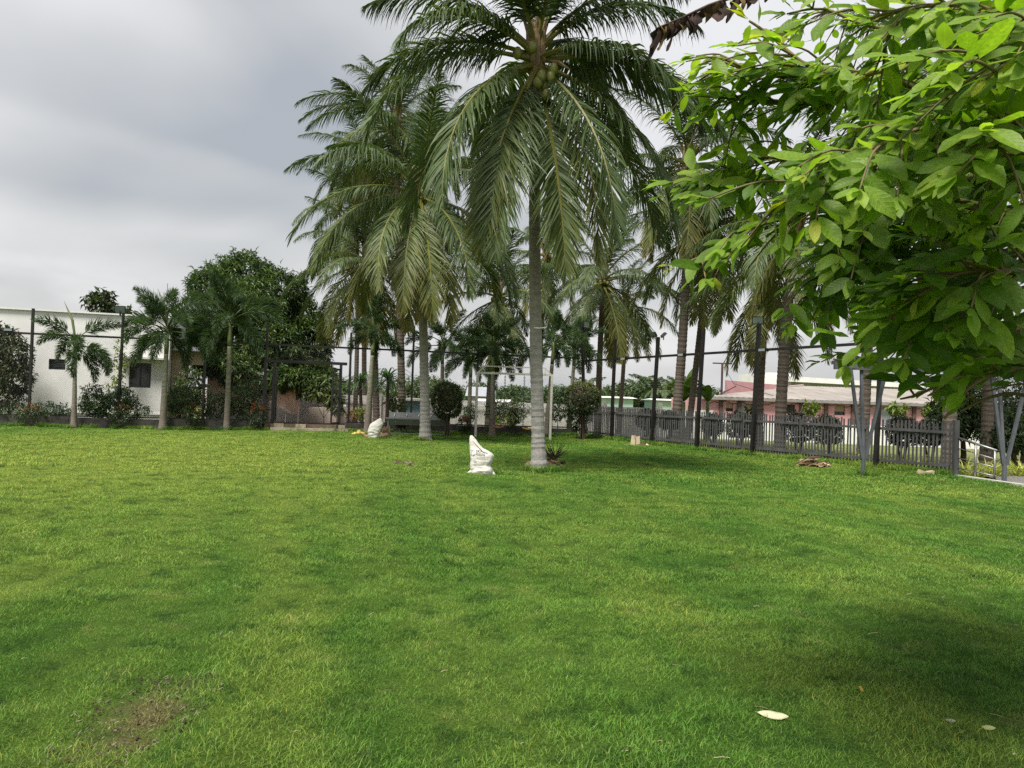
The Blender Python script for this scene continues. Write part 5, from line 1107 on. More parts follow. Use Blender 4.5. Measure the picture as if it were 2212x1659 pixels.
def leafy_run(pts, sp=.055, Lm=.15, fresh=.5, start=.0, dr=.10, rad=(.012, .004), own=False):
    Lm *= 1.02; sp *= .86
    pts = [Vector(p) for p in pts]
    # resample with a spline-like smoothing
    fine = []
    for i in range(len(pts) - 1):
        p0, p1, p2, p3 = pts[max(i - 1, 0)], pts[i], pts[i + 1], pts[min(i + 2, len(pts) - 1)]
        for k in range(8):
            u = k / 8; fine.append(.5 * ((2 * p1) + (p2 - p0) * u + (2 * p0 - 5 * p1 + 4 * p2 - p3) * u * u + (3 * p1 - p0 - 3 * p2 + p3) * u ** 3))
    fine.append(pts[-1]); cum = [0.0]
    for a_, b_ in zip(fine[:-1], fine[1:]): cum.append(cum[-1] + (b_ - a_).length)
    tot_ = cum[-1]; n_ = len(fine)
    before = len(leaf_slots)
    tube_args = (fine[::2] + ([fine[-1]] if n_ % 2 == 0 else []), [rad[0] + (rad[1] - rad[0]) * (i / max(1, len(fine[::2]) - 1)) for i in range(len(fine[::2]) + (1 if n_ % 2 == 0 else 0))], 6)
    s = tot_ * start; side = 1
    while s < tot_:
        j = 0
        while j < n_ - 2 and cum[j + 1] < s: j += 1
        f_ = (s - cum[j]) / max(1e-6, cum[j + 1] - cum[j]); p = fine[j].lerp(fine[j + 1], f_); T = (fine[j + 1] - fine[j]).normalized()
        S = T.cross(Vector((0, 0, 1))); S = S.normalized() if S.length > .1 else Vector((1, 0, 0))
        U_ = S.cross(T).normalized()
        d = (T * rr.uniform(.35, .8) + S * side * rr.uniform(.45, 1.0) + U_ * rr.uniform(-.35, .65) + Vector((0, 0, -dr * rr.uniform(0, 2.2)))).normalized()
        d.y *= .6; d.normalize()
        nv = (U_ * .8 + S * rr.uniform(-.5, .5) + Vector((-.15, -.75, .35))).normalized()
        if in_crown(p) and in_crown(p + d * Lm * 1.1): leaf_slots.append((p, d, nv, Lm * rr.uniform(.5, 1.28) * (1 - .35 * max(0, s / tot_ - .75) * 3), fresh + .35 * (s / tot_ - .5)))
        side = -side; s += sp * rr.uniform(.7, 1.3)
    T = (fine[-1] - fine[-3]).normalized()
    for k in range(3 if in_crown(fine[-1]) else 0):
        d = (T + Vector((rr.uniform(-.5, .5), rr.uniform(-.5, .5), rr.uniform(-.2, .5)))).normalized(); leaf_slots.append((fine[-1], d, Vector((rr.uniform(-.3, .3), -.3, 1)).normalized(), Lm * rr.uniform(.4, .75), fresh + .3))
    if own or len(leaf_slots) - before >= 4: (own or tw).tube(*tube_args)
    return fine
def B(*k): return [at(*q) for q in k]
hub = [TRUNK + Vector((0, 0, 1.7)), TRUNK + Vector((-.1, .05, 2.3)), TRUNK + Vector((-.05, 0, 2.9))]
runs = [
    (B((2330, 330, 2.5), (2170, 225, 2.4), (2030, 262, 2.35), (1889, 319, 2.3), (1790, 375, 2.3), (1712, 428, 2.32)), .045, .175, .65),
    (B((2340, 150, 2.9), (2151, 90, 2.85), (2000, 120, 2.8), (1870, 161, 2.75), (1760, 150, 2.75), (1655, 70, 2.8), (1618, 45, 2.8)), .042, .155, .75),
    (B((2330, 250, 3.2), (2050, 190, 3.1), (1860, 215, 3.0), (1720, 226, 3.0), (1600, 215, 3.0), (1500, 206, 3.0)), .042, .16, .55),
    (B((1900, 160, 2.9), (1750, 170, 2.9), (1620, 150, 2.95), (1540, 130, 3.0), (1500, 150, 3.0)), .045, .14, .75),
    (B((2240, 420, 3.2), (1950, 360, 3.2), (1800, 350, 3.2), (1712, 348, 3.2), (1656, 341, 3.25), (1592, 367, 3.3), (1500, 385, 3.3), (1420, 400, 3.35)), .048, .13, .55),
    (B((2240, 470, 3.0), (1950, 430, 3.0), (1800, 440, 3.0), (1700, 470, 3.0), (1626, 490, 3.05), (1570, 527, 3.1), (1500, 560, 3.1), (1462, 575, 3.1)), .046, .135, .6),
    (B((2280, 520, 3.1), (2060, 560, 3.1), (1900, 540, 3.15), (1800, 580, 3.2), (1745, 640, 3.2), (1715, 672, 3.2)), .045, .13, .2),
    (B((2280, 480, 3.4), (2050, 500, 3.4), (1900, 520, 3.4), (1790, 560, 3.4), (1730, 600, 3.4)), .045, .14, .1),
    (B((2290, 700, 2.8), (2100, 735, 2.8), (2000, 742, 2.85), (1900, 765, 2.9), (1850, 780, 2.95), (1800, 776, 3.0)), .046, .135, .4),
    (B((2300, 640, 2.6), (2150, 640, 2.6), (2020, 650, 2.6), (1930, 690, 2.65), (1860, 745, 2.7), (1830, 790, 2.7)), .046, .15, .5),
    (B((2300, 790, 3.0), (2150, 790, 3.0), (2060, 815, 3.0), (1990, 850, 3.05), (1945, 862, 3.05)), .045, .135, .25),
    (B((2300, 620, 2.4), (2200, 590, 2.35), (2110, 585, 2.35), (2050, 600, 2.35), (1985, 640, 2.4)), .05, .16, .6),
    (B((2330, 840, 2.6), (2230, 800, 2.6), (2140, 810, 2.6), (2080, 850, 2.6), (2040, 905, 2.6)), .047, .15, .2),
    (B((2300, 60, 2.5), (2180, 30, 2.45), (2060, 10, 2.4), (1950, 20, 2.4), (1880, 40, 2.4)), .05, .16, .7),
    (B((2330, -20, 2.2), (2240, 60, 2.1), (2180, 130, 2.05), (2130, 170, 2.05)), .05, .17, .6),
    (B((2330, 380, 2.3), (2260, 330, 2.2), (2190, 290, 2.15), (2130, 330, 2.15)), .05, .17, .55),
    (B((2330, 500, 2.9), (2150, 450, 2.9), (2020, 430, 2.9), (1920, 470, 2.9), (1850, 540, 2.95)), .046, .15, .1),
    (B((2360, 930, 3.2), (2260, 870, 3.2), (2180, 850, 3.2), (2110, 870, 3.2), (2075, 890, 3.2)), .046, .15, .05),
    (B((2350, 100, 3.6), (2100, 40, 3.6), (1900, 60, 3.6), (1780, 20, 3.6), (1700, 30, 3.6)), .046, .16, .5),
]
allrun = []
for pts, sp, Lm, fr in runs:
    ob_ = MB(); allrun.append(leafy_run(pts, sp, Lm, fr, start=.12, own=ob_))
    h = hub[1] if pts[0].z > 2.3 else hub[0]; e_ = pts[0]
    ob_.tube([h, h.lerp(e_, .55) + Vector((0, 0, .08)), e_], [.035, .022, .012], 6); ob_.build('branch', M['twig'], ft, smooth=True)
# side twigs off the main branches, denser towards the inside of the crown
for fine in allrun:
    for j in range(2, len(fine) - 4, 3):
        p = fine[j]; T = (fine[j + 1] - fine[j]).normalized()
        for _ in range(2):
            d = (T * .5 + Vector((rr.uniform(-.9, .5), rr.uniform(-.8, .9), rr.uniform(-.75, .45)))).normalized(); l = rr.uniform(.18, .34)
            if not in_crown(p + d * l): continue
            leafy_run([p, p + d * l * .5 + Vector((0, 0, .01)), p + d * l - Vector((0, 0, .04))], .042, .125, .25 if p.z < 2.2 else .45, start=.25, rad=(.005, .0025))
# inner foliage of the crown, deeper in shade
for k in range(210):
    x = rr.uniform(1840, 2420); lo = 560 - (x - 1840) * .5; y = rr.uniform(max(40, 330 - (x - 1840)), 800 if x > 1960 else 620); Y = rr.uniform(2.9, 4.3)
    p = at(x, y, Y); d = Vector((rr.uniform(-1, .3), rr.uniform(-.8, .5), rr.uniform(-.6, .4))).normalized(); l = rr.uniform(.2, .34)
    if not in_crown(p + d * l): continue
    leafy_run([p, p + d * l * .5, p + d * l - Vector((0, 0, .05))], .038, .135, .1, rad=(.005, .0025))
VAR = [[None] * len(LEAF_COLS) for _ in range(9)]
GEO = [big_leaf(700 + i) for i in range(9)]
order = sorted(range(len(leaf_slots)), key=lambda i: (leaf_slots[i][0] - CAM).length / leaf_slots[i][3])
near = set(); cnt = 0
for i in order:
    p = leaf_slots[i][0]; d_ = p - CAM; X_ = d_.dot(_R) / d_.dot(_F) * FPX + CX; Y_ = CY - d_.dot(_U) / d_.dot(_F) * FPX
    if cnt < 300 and X_ < 2215 and Y_ > -15: near.add(i); cnt += 1
Vs, Fs, Cs, Us = [], [], [], []; nb = 0
def leaf_matrix(p, d, nv, L):
    x = d.normalized(); y = nv.cross(x).normalized(); z = x.cross(y); return Matrix(((x.x * L, y.x * L, z.x * L, p.x), (x.y * L, y.y * L, z.y * L, p.y), (x.z * L, y.z * L, z.z * L, p.z), (0, 0, 0, 1)))
for i, (p, d, nv, L, fr) in enumerate(leaf_slots):
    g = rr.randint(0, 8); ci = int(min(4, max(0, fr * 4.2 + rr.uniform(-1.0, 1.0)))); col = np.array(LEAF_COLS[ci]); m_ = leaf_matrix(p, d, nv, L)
    if i in near:
        if VAR[g][ci] is None:
            V, F, U2 = GEO[g]; VAR[g][ci] = mesh('leaf', V, F, M['leaf'], col=np.tile(col, (len(V), 1)), luv=U2, smooth=True, data_only=True)
        o = link(bpy.data.objects.new('leaf', VAR[g][ci]), ft); m_.translation -= TRUNK; o.matrix_local = m_
    else:
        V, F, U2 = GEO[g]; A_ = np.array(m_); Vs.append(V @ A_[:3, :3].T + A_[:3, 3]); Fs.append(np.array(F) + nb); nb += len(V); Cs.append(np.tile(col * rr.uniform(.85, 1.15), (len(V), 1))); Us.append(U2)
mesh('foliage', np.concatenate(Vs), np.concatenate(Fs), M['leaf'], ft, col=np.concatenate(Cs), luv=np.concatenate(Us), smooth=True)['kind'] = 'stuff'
tw.build('twigs', M['twig'], ft, smooth=True)['kind'] = 'stuff'
MB().tube([TRUNK - Vector((0, 0, .1)), TRUNK + Vector((.04, 0, .8)), hub[0], hub[1], hub[2], TRUNK + Vector((.1, .1, 4.0))], [.13, .10, .085, .07, .05, .02], 10).build('trunk', M['bark'], ft, smooth=True)
# withered twig hanging at the top
wt = thing('withered_twig', 'withered twig of curled dark brown dead leaves hanging at the top edge', 'twig', at(1600, -12, 3.0))
pts = B((1680, -60, 3.0), (1600, -12, 3.0), (1530, 12, 3.0), (1470, 40, 3.0), (1416, 62, 3.0)); MB().tube(pts, [.008, .007, .006, .005, .003], 6).build('stem', M['husk_dark'], wt)
rs2 = np.random.RandomState(8)
for i in range(27):
    f_ = i / 26; k = f_ * 4; j = min(3, int(k)); p = pts[j].lerp(pts[j + 1], k - j); L = rr.uniform(.06, .11) if i < 22 else rr.uniform(.08, .12)
    K = 8; V, F = [], []; ph = rr.uniform(0, 6); w0 = rr.uniform(.014, .030)
    for q_ in range(K + 1):
        t = q_ / K; c_ = p + Vector((-.012 * math.sin(2 * t + ph) - .02 * t, .012 * math.sin(4 * t + ph), -L * t)); tw_ = ph + t * 2.6; w_ = w0 * (math.sin(math.pi * min(1, t * .85 + .12)) ** .6) * (1 + .3 * math.sin(9 * t + ph)); dv = Vector((math.cos(tw_), math.sin(tw_), .2)) * w_
        V += [c_ - dv, c_ + Vector((0, .006, 0)), c_ + dv]
    for q_ in range(K): F += [(3 * q_, 3 * q_ + 1, 3 * q_ + 4, 3 * q_ + 3), (3 * q_ + 1, 3 * q_ + 2, 3 * q_ + 5, 3 * q_ + 4)]
    c0 = np.array((.055, .034, .03)) if rr.random() < .75 else np.array((.20, .13, .06)); mesh('dead_leaf', [tuple(v) for v in V], F, M['dry'], wt, col=np.tile(c0 * rr.uniform(.6, 1.5), (len(V), 1)), smooth=True)

# ------------------------------------------------------------------ things on the lawn
def sack(label, base, rows, scale, seed, ears=(), name='feed_sack', wr=.010, tie=None):
    """rows: (height, left, right, half depth) in metres about the base"""
    rs = np.random.RandomState(seed); t_ = thing(name, label, 'sack', base); H = np.array([r[0] for r in rows]); Lx = np.array([r[1] for r in rows]); Rx = np.array([r[2] for r in rows]); Dp = np.array([r[3] for r in rows])
    n, K = 44, 46; hs = np.linspace(H[0], H[-1], K); V, F = [], []
    ph = rs.uniform(0, 6, 8)
    def surf_pt(x, z):
        l, r_, dp = np.interp(z, H, Lx), np.interp(z, H, Rx), np.interp(z, H, Dp); c_ = (l + r_) / 2; hw = (r_ - l) / 2; u = np.clip((x - c_) / hw, -.98, .98)
        return Vector((x, -dp * (1 - abs(u) ** 2.4) ** (1 / 2.4), z))
    for i, z in enumerate(hs):
        l, r_, dp = np.interp(z, H, Lx), np.interp(z, H, Rx), np.interp(z, H, Dp); c_ = (l + r_) / 2; hw = (r_ - l) / 2
        for k in range(n):
            a_ = 2 * math.pi * k / n; ca, sa = math.cos(a_), math.sin(a_); ex = 2 / 2.4
            x = c_ + hw * math.copysign(abs(ca) ** ex, ca); y = dp * math.copysign(abs(sa) ** ex, sa)
            aa_ = np.array([a_ * .16 + seed * 3 + 40]); zz_ = np.array([z + .6 * math.sin(a_) * .12])
            n1 = float(vnoise(aa_ + zz_ * .5, zz_ * 1.2, .075, seed)[0]); n2 = float(vnoise(aa_ - zz_ * .8, zz_, .035, seed + 1)[0])
            wv_ = wr * (1.9 * (1 - 2 * abs(n1 - .5)) - 1.1 + .9 * (n2 - .5)) * (.55 + .9 * math.exp(-((z - H[-1] * .2) / (H[-1] * .2)) ** 2)) * (1 if i > 1 else .3)
            V.append((x + wv_ * .25 * ca, y + wv_ * sa, z))
    for i in range(K - 1):
        for k in range(n): F.append((i * n + k, i * n + (k + 1) % n, (i + 1) * n + (k + 1) % n, (i + 1) * n + k))
    F.append(tuple(range(n - 1, -1, -1))); F.append(tuple((K - 1) * n + k for k in range(n)))
    mesh('bag', V, F, M['sack'], t_, smooth=True, local=True)
    for (x0, z0, x1, z1, r_) in ears:
        MB().tube([(x0, 0, z0), ((x0 + x1) / 2, -.02, (z0 + z1) / 2 + .01), (x1, -.03, z1)], [r_, r_ * .6, .008], 8).build('corner_ear', M['sack'], t_, smooth=True, local=True)
    return t_, surf_pt
zk = .000561
def rw(y, xl, xr, d): return ((1490 - y) * zk, (xl - 620) * zk, (xr - 620) * zk, d)
sb = G(1040, 1027)
sk, spt = sack('white printed feed sack slumped open beside the near palm trunk', (sb.x, sb.y, 0), [rw(1495, 300, 950, .10), rw(1450, 255, 1000, .14), rw(1380, 240, 1012, .165), rw(1280, 232, 1006, .165), rw(1200, 224, 965, .15), rw(1140, 215, 925, .135), rw(1000, 235, 985, .14), rw(800, 205, 1035, .125), rw(700, 195, 950, .11), rw(620, 188, 800, .085), rw(550, 184, 640, .065), rw(400, 170, 490, .05), rw(300, 165, 425, .042), rw(200, 168, 335, .03), rw(130, 188, 262, .012)], 1, 5, ears=[((300 - 620) * zk, .05, (135 - 620) * zk, .045, .055), ((960 - 620) * zk, .05, (1120 - 620) * zk, .0, .06)])
MB().tube([spt((320 - 620) * zk, (1490 - 300) * zk) - Vector((0, .008, 0)), spt((470 - 620) * zk, (1490 - 470) * zk) - Vector((0, .012, 0)), spt((660 - 620) * zk, (1490 - 655) * zk) - Vector((0, .012, 0)), spt((760 - 620) * zk, (1490 - 690) * zk), spt((1000 - 620) * zk, (1490 - 800) * zk)], [.012, .016, .014, .012, .006], 8).build('rolled_hem', M['sack'], sk, smooth=True, local=True)
def sack_text(txt, x, y, h, mat, wsc=1.0):
    cu = bpy.data.curves.new('print', 'FONT'); cu.body = txt; cu.size = h * zk * 1.38; ob = bpy.data.objects.new('print', cu); C.objects.link(ob)
    dg = bpy.context.evaluated_depsgraph_get(); me = bpy.data.meshes.new_from_object(ob.evaluated_get(dg)); bpy.data.objects.remove(ob)
    V = [spt((x - 620) * zk + v.co.x * wsc, (1490 - y) * zk + v.co.y - .00 - .04 * v.co.x) + Vector((0, -.0075, 0)) for v in me.vertices]; F = [tuple(p_.vertices) for p_ in me.polygons]
    mesh('print', V, F, mat, sk, local=True)
sack_text('SKM', 400, 690, 92, M['ink'], 1.1); sack_text('FEEDS', 405, 790, 78, M['ink'], 1.12); sack_text('LT FARE', 470, 868, 40, M['ink_grey'], 1.3); sack_text('COMPLETE IN PELLET', 330, 915, 40, M['ink_grey'], 1.0); sack_text('x', 485, 1010, 40, M['ink_grey'])
def sack_line(pts, w_=5, mat='ink_grey'):
    mb = MB()
    for (x0, y0), (x1, y1) in zip(pts[:-1], pts[1:]):
        a_, b_ = spt((x0 - 620) * zk, (1490 - y0) * zk) - Vector((0, .008, 0)), spt((x1 - 620) * zk, (1490 - y1) * zk) - Vector((0, .008, 0)); mb.beam(a_, b_, .004, w_ * zk, up=(0, 0, 1))
    mb.build('print_line', M[mat], sk, local=True)
sack_line([(215, 600), (255, 625), (325, 632), (240, 690), (270, 800), (225, 760)], 9); sack_line([(300, 800), (380, 760)], 8); sack_line([(350, 970), (440, 970), (440, 1040), (360, 1040), (350, 970)], 8); sack_line([(375, 1000), (395, 1020), (425, 980)], 8)
z2 = .001056
def rv(y, xl, xr, d): return ((1060 - y) * z2, (xl - 880) * z2, (xr - 880) * z2, d)
sb2 = G(808, 947)
sack('knotted plain white sack standing beside the dry husk heap', (sb2.x, sb2.y, 0), [rv(1062, 720, 1020, .11), rv(1030, 690, 1040, .15), rv(850, 668, 1082, .17), rv(760, 690, 1110, .165), rv(680, 712, 1135, .15), rv(610, 745, 1168, .13), rv(560, 790, 1160, .11), rv(510, 880, 1130, .09), rv(450, 965, 1112, .06), rv(412, 1030, 1090, .02)], 1, 9, wr=.015)
def shell(p, yaw, L, W, arch, mat, parent, seed, pitch=0.0, name='husk'):
    rs = np.random.RandomState(seed); V, F = [], []; n, m = 11, 7
    for i in range(n + 1):
        t = i / n; w_ = W * (math.sin(math.pi * min(1, .1 + t * .87)) ** .6)
        for j in range(m + 1):
            s_ = (j / m - .5) * 2; x = (t - .5) * L; y = s_ * w_; z = arch * (1 - s_ * s_) * (w_ / W) + .02 * math.sin(6 * t + seed) + x * math.tan(pitch) + rs.uniform(-.006, .006)
            ca, sa = math.cos(yaw), math.sin(yaw); V.append((p[0] + x * ca - y * sa, p[1] + x * sa + y * ca, p[2] + z))
    for i in range(n):
        for j in range(m): a_ = i * (m + 1) + j; F.append((a_, a_ + 1, a_ + m + 2, a_ + m + 1))
    zmin = min(v[2] for v in V); V = [(a, b, c - zmin + p[2] - .01) for a, b, c in V]
    o = mesh(name, V, F, mat, parent, smooth=True); sm = o.modifiers.new('thickness', 'SOLIDIFY'); sm.thickness = .018; return o
rr = random.Random(55)
# heap round the second sack
hp = thing('husk_heap', 'heap of yellow and brown palm husks around the knotted sack', 'husk heap', (sb2.x, sb2.y + .1, 0))
def zp(px, py): return G((1300 + px * .1175) / 1.736, (1520 + py * .1175) / 1.736)
for i, (px, py, yaw, L, W, ar, mt) in enumerate(((240, 945, .1, .20, .07, .07, 'husk_yellow'), (360, 940, .5, .24, .08, .08, 'husk_yellow'), (390, 905, -.2, .18, .06, .10, 'husk_yellow'), (520, 940, .3, .28, .05, .06, 'husk_yellow'), (600, 985, .5, .25, .10, .07, 'husk'), (640, 1010, .2, .2, .1, .06, 'husk'), (560, 960, .6, .22, .03, .05, 'husk_dark'), (1150, 1010, -.3, .24, .11, .10, 'husk'), (1240, 1015, .3, .26, .10, .10, 'husk'), (1320, 1010, -.5, .26, .10, .11, 'husk_dark'), (1420, 1020, .1, .24, .07, .06, 'husk_dark'), (1500, 1010, .3, .12, .05, .03, 'husk'), (1130, 960, .9, .3, .06, .10, 'husk'))):
    q = zp(px, py); shell((q.x, q.y + .05, 0), yaw, L, W, ar, M[mt], hp, 600 + i)
mb = MB()
for i in range(34):
    q = zp(rr.uniform(1100, 1260), 985); h = rr.uniform(.15, .42); d = Vector((rr.uniform(-.05, .22), rr.uniform(-.05, .1), h)); mb.tube([(q.x, q.y, .02), Vector((q.x, q.y, 0)) + d * .6 + Vector((.02, 0, .02)), Vector((q.x, q.y, 0)) + d], [.014, .011, .004], 5)
mb.build('dry_stalks', M['husk'], hp)
# fallen flower stalk and sheaths behind the near palm
fh = thing('fallen_flower_stalk', 'fallen coconut sheaths with a spiky dry flower stalk behind the near trunk', 'palm debris', (b1.x + .3, b1.y + .4, 0))
def zq(px, py): return G((1960 + px * .10852) / 1.736, (1620 + py * .10852) / 1.736)
for i, (px, py, yaw, L, W, ar, mt, pt) in enumerate(((240, 1290, .9, .36, .07, .06, 'husk', .35), (930, 1240, -.35, .50, .075, .07, 'husk', -.12), (1040, 1260, -.5, .34, .06, -.05, 'husk_dark', .2), (1260, 1200, -.9, .36, .06, .06, 'husk_dark', .25), (800, 1220, .2, .44, .07, .06, 'husk_dark', .2), (960, 1235, -.6, .42, .05, -.04, 'husk', .25), (1150, 1230, -.2, .36, .05, .05, 'husk', -.25), (300, 1250, .5, .3, .05, .05, 'husk_dark', .4), (200, 1280, 1.2, .26, .05, -.04, 'husk', .2))):
    q = zq(px, py); shell((q.x, q.y + .15, 0), yaw, L, W, ar, M[mt], fh, 640 + i, pt, 'sheath')
q = zq(1080, 1215); q = Vector((q.x, q.y + .15, .20)); mb = MB()
for i in range(46):
    a_ = rr.uniform(.1, 3.05); l = rr.uniform(.22, .46); d = Vector((math.cos(a_) * rr.uniform(.5, 1.0), rr.uniform(-.35, .35), abs(math.sin(a_)) * rr.uniform(.4, 1.0))).normalized() * l; k_ = Vector((rr.uniform(-.04, .04), 0, rr.uniform(.0, .05)))
    mb.tube([q + Vector((rr.uniform(-.08, .08), 0, rr.uniform(-.06, .02))), q + d * .5 - k_ * .4, q + d + k_], [.010, .007, .003], 5)
mb.tube([q + Vector((-.25, 0, -.08)), q, q + Vector((.1, 0, .02))], [.02, .025, .012], 6); mb.build('spikes', M['husk_dark'], fh)
for (x0, y0, x1, y1) in ((100, 980, 340, 960), (1300, 1020, 1560, 1040), (1690, 960, 1900, 1010)):
    a_, b_ = zq(x0, y0 + 120), zq(x1, y1 + 120); MB().tube([a_ + Vector((0, 0, .03)), a_.lerp(b_, .5) + Vector((0, 0, .05)), b_ + Vector((0, 0, .03))], [.006, .012, .004], 5).build('loose_stalk', M['husk_dark'], fh)
# dry frond heap by the fence
dh = thing('dry_frond_heap', 'bundle of dry brown frond sheaths lying before the picket fence', 'frond heap', G(1760, 1008))
def zr(px, py): return G((2960 + px * .0904) / 1.736, (1680 + py * .0904) / 1.736)
def bundle(parent, c_, n, L, sx, sz, yaw0, seed, name='sheath', w_=(.018, .05)):
    r_ = random.Random(seed)
    for i in range(n):
        k = r_.uniform(-1, 1); z_ = abs(r_.gauss(0, .5)) * sz; mt = r_.choice(('husk', 'husk', 'husk_dark', 'husk', 'carton'))
        shell((c_.x + k * sx, c_.y + r_.uniform(-.10, .12), max(0, z_ * (1 - abs(k) * .7))), yaw0 + r_.uniform(-.55, .55), L * r_.uniform(.5, 1.15), r_.uniform(*w_), r_.choice((-1, 1)) * r_.uniform(.015, .05), M[mt], parent, seed * 50 + i, r_.uniform(-.35, .35), name)
bundle(dh, Vector((G(1758, 1010).x, G(1758, 1010).y + .1, 0)), 34, .42, .26, .20, -.15, 14)
bundle(dh, Vector((G(1780, 1012).x, G(1780, 1012).y + .05, 0)), 10, .26, .12, .12, -.5, 15)
# twigs on the lawn
th = thing('twig_bundle', 'small bundle of grey dry twigs lying on the open lawn', 'twigs', G(872, 1008))
def zt_(px, py): return G((1440 + px * .07233) / 1.736, (1700 + py * .07233) / 1.736)
for i, (x0, y0, x1, y1, r_) in enumerate(((440, 690, 730, 690, .022), (480, 620, 900, 720, .024), (740, 700, 1300, 770, .022), (960, 640, 1300, 740, .026), (1040, 620, 1180, 660, .018), (1200, 790, 1480, 800, .028), (1300, 720, 1440, 690, .03), (1380, 700, 1620, 770, .02))):
    a_, b_ = zt_(x0, y0 + 40), zt_(x1, y1 + 40); mb = MB(); mb.tube([a_ + Vector((0, 0, .06)), a_.lerp(b_, .5) + Vector((0, rr.uniform(-.02, .02), .10)), b_ + Vector((0, 0, .05))], [r_ * .9, r_ * 1.4, r_ * .7], 6); mb.build('twig', M['husk_dark'] if i % 3 else M['stone_dark'], th)
# carton, block
cb = G(1372, 963); ct = thing('carton', 'torn cream carton box with a cord beside the picket fence', 'carton', (cb.x, cb.y, 0))
MB().prism([cb + Vector((-.17, 0, 0)), cb + Vector((.17, 0, 0)), cb + Vector((.155, .02, .34)), cb + Vector((.03, 0, .30)), cb + Vector((-.02, 0, .34)), cb + Vector((-.13, .02, .35))], (.05, .22, 0)).build('box', M['carton'], ct)
MB().tube([cb + Vector((.0, -.015, 0)), cb + Vector((.01, -.02, .2)), cb + Vector((-.02, -.01, .34))], .008, 5).build('cord', M['husk_dark'], ct)
shell((cb.x + .28, cb.y, 0), .2, .26, .09, .10, M['husk_dark'], ct, 720, 0, 'flap'); shell((cb.x + .40, cb.y - .03, 0), -.4, .14, .06, .04, M['carton'], ct, 721, 0, 'flap')
MB().tube([cb + Vector((-.42, -.05, .03)), cb + Vector((-.2, -.04, .02)), cb + Vector((.1, -.05, .03))], [.02, .018, .012], 6).build('stick', M['husk'], ct)
k_ = G(2002, 1029); blk = MB(); blk.prism([k_ + Vector((-.21, 0, -.02)), k_ + Vector((.20, .05, -.02)), k_ + Vector((.21, .05, .13)), k_ + Vector((.02, .02, .10)), k_ + Vector((-.13, 0, .15))], (.03, .2, 0)); tag(blk.build('stone_block', M['carton']), 'broken pale block lying by the end of the picket fence', 'block')
# fallen leaves close to the camera
def fallen(label, px, py, yaw, L, wr_, col, seed, z=.036, roll=.5):
    V, F, U2 = big_leaf(seed, 1.0, wr_); p = G(px, py); rot = Matrix.Translation((p.x, p.y, z)) @ Matrix.Rotation(yaw, 4, 'Z') @ Matrix.Rotation(roll, 4, 'X') @ Matrix.Scale(L, 4); V = np.array([rot @ Vector((v[0] - .5, v[1], abs(v[2]) * .5)) for v in V])
    o = mesh('fallen_leaf', V, F, M['dry'], col=np.tile(col, (len(V), 1)), luv=U2, smooth=True); sm = o.modifiers.new('thickness', 'SOLIDIFY'); sm.thickness = .0015; tag(o, label, 'leaf', 'fallen leaves on the lawn')
fallen('large pale cream fallen leaf on the near lawn', 1667, 1561, -.42, .155, .34, (.56, .55, .36), 31)
fallen('small yellow curled fallen leaf on the shaded lawn', 1860, 1507, 1.1, .065, .5, (.50, .33, .07), 32, .042, .7)
fallen('tiny white fallen petal left of the green tipped leaf', 2052, 1573, -.2, .05, .45, (.66, .62, .50), 33)
fallen('pale fallen leaf with a green tip near the right edge', 2134, 1590, -.7, .062, .55, (.50, .52, .22), 34)
fallen('pale fallen leaf in the bottom right corner', 2194, 1652, .3, .06, .6, (.60, .58, .42), 35)
# straw bits strewn over the grass
mb = MB()
for i in range(70):
    x = rr.uniform(1300, 2212) if i < 60 else rr.uniform(0, 1300); y = rr.uniform(1080, 1655); p = G(x, y); a_ = rr.uniform(0, 3.14); l = rr.uniform(.02, .07); d = Vector((math.cos(a_) * l, math.sin(a_) * l, rr.uniform(-.01, .01))); p.z = .03
    mb.tube([p - d * .5, p + Vector((0, 0, .004)), p + d * .5], .0009, 3, cap=False)
o = mb.build('straw', M['carton']); o['kind'] = 'stuff'; o['label'] = 'bits of dry straw strewn over the grass'; o['category'] = 'straw'

mb, mc = MB(), MB()
for i in range(420):
    a_, r_ = rr.uniform(0, 6.28), math.sqrt(rr.random()); p = Vector((WORN[0] + math.cos(a_) * r_ * .30, WORN[1] + math.sin(a_) * r_ * .58, .012)); p.z += float(lawn_h(np.array([p.x]), np.array([p.y]))[0])
    if i % 3: d = Vector((rr.uniform(-1, 1), rr.uniform(-1, 1), rr.uniform(.1, .6))).normalized() * rr.uniform(.010, .030); mb.tube([p - d * .4, p + d * .6], .0008, 3, cap=False)
    else: mc.ball(p, (rr.uniform(.003, .009), rr.uniform(.003, .009), .005), 6, 4, .25, rr)
o = mb.build('dry_thatch', M['stone']); o['kind'] = 'stuff'; o['label'] = 'dry broken thatch over the worn spot in the lawn'; o['category'] = 'thatch'
o = mc.build('soil_crumbs', M['husk_dark']); o['kind'] = 'stuff'; o['label'] = 'dark soil crumbs on the worn spot in the lawn'; o['category'] = 'soil'

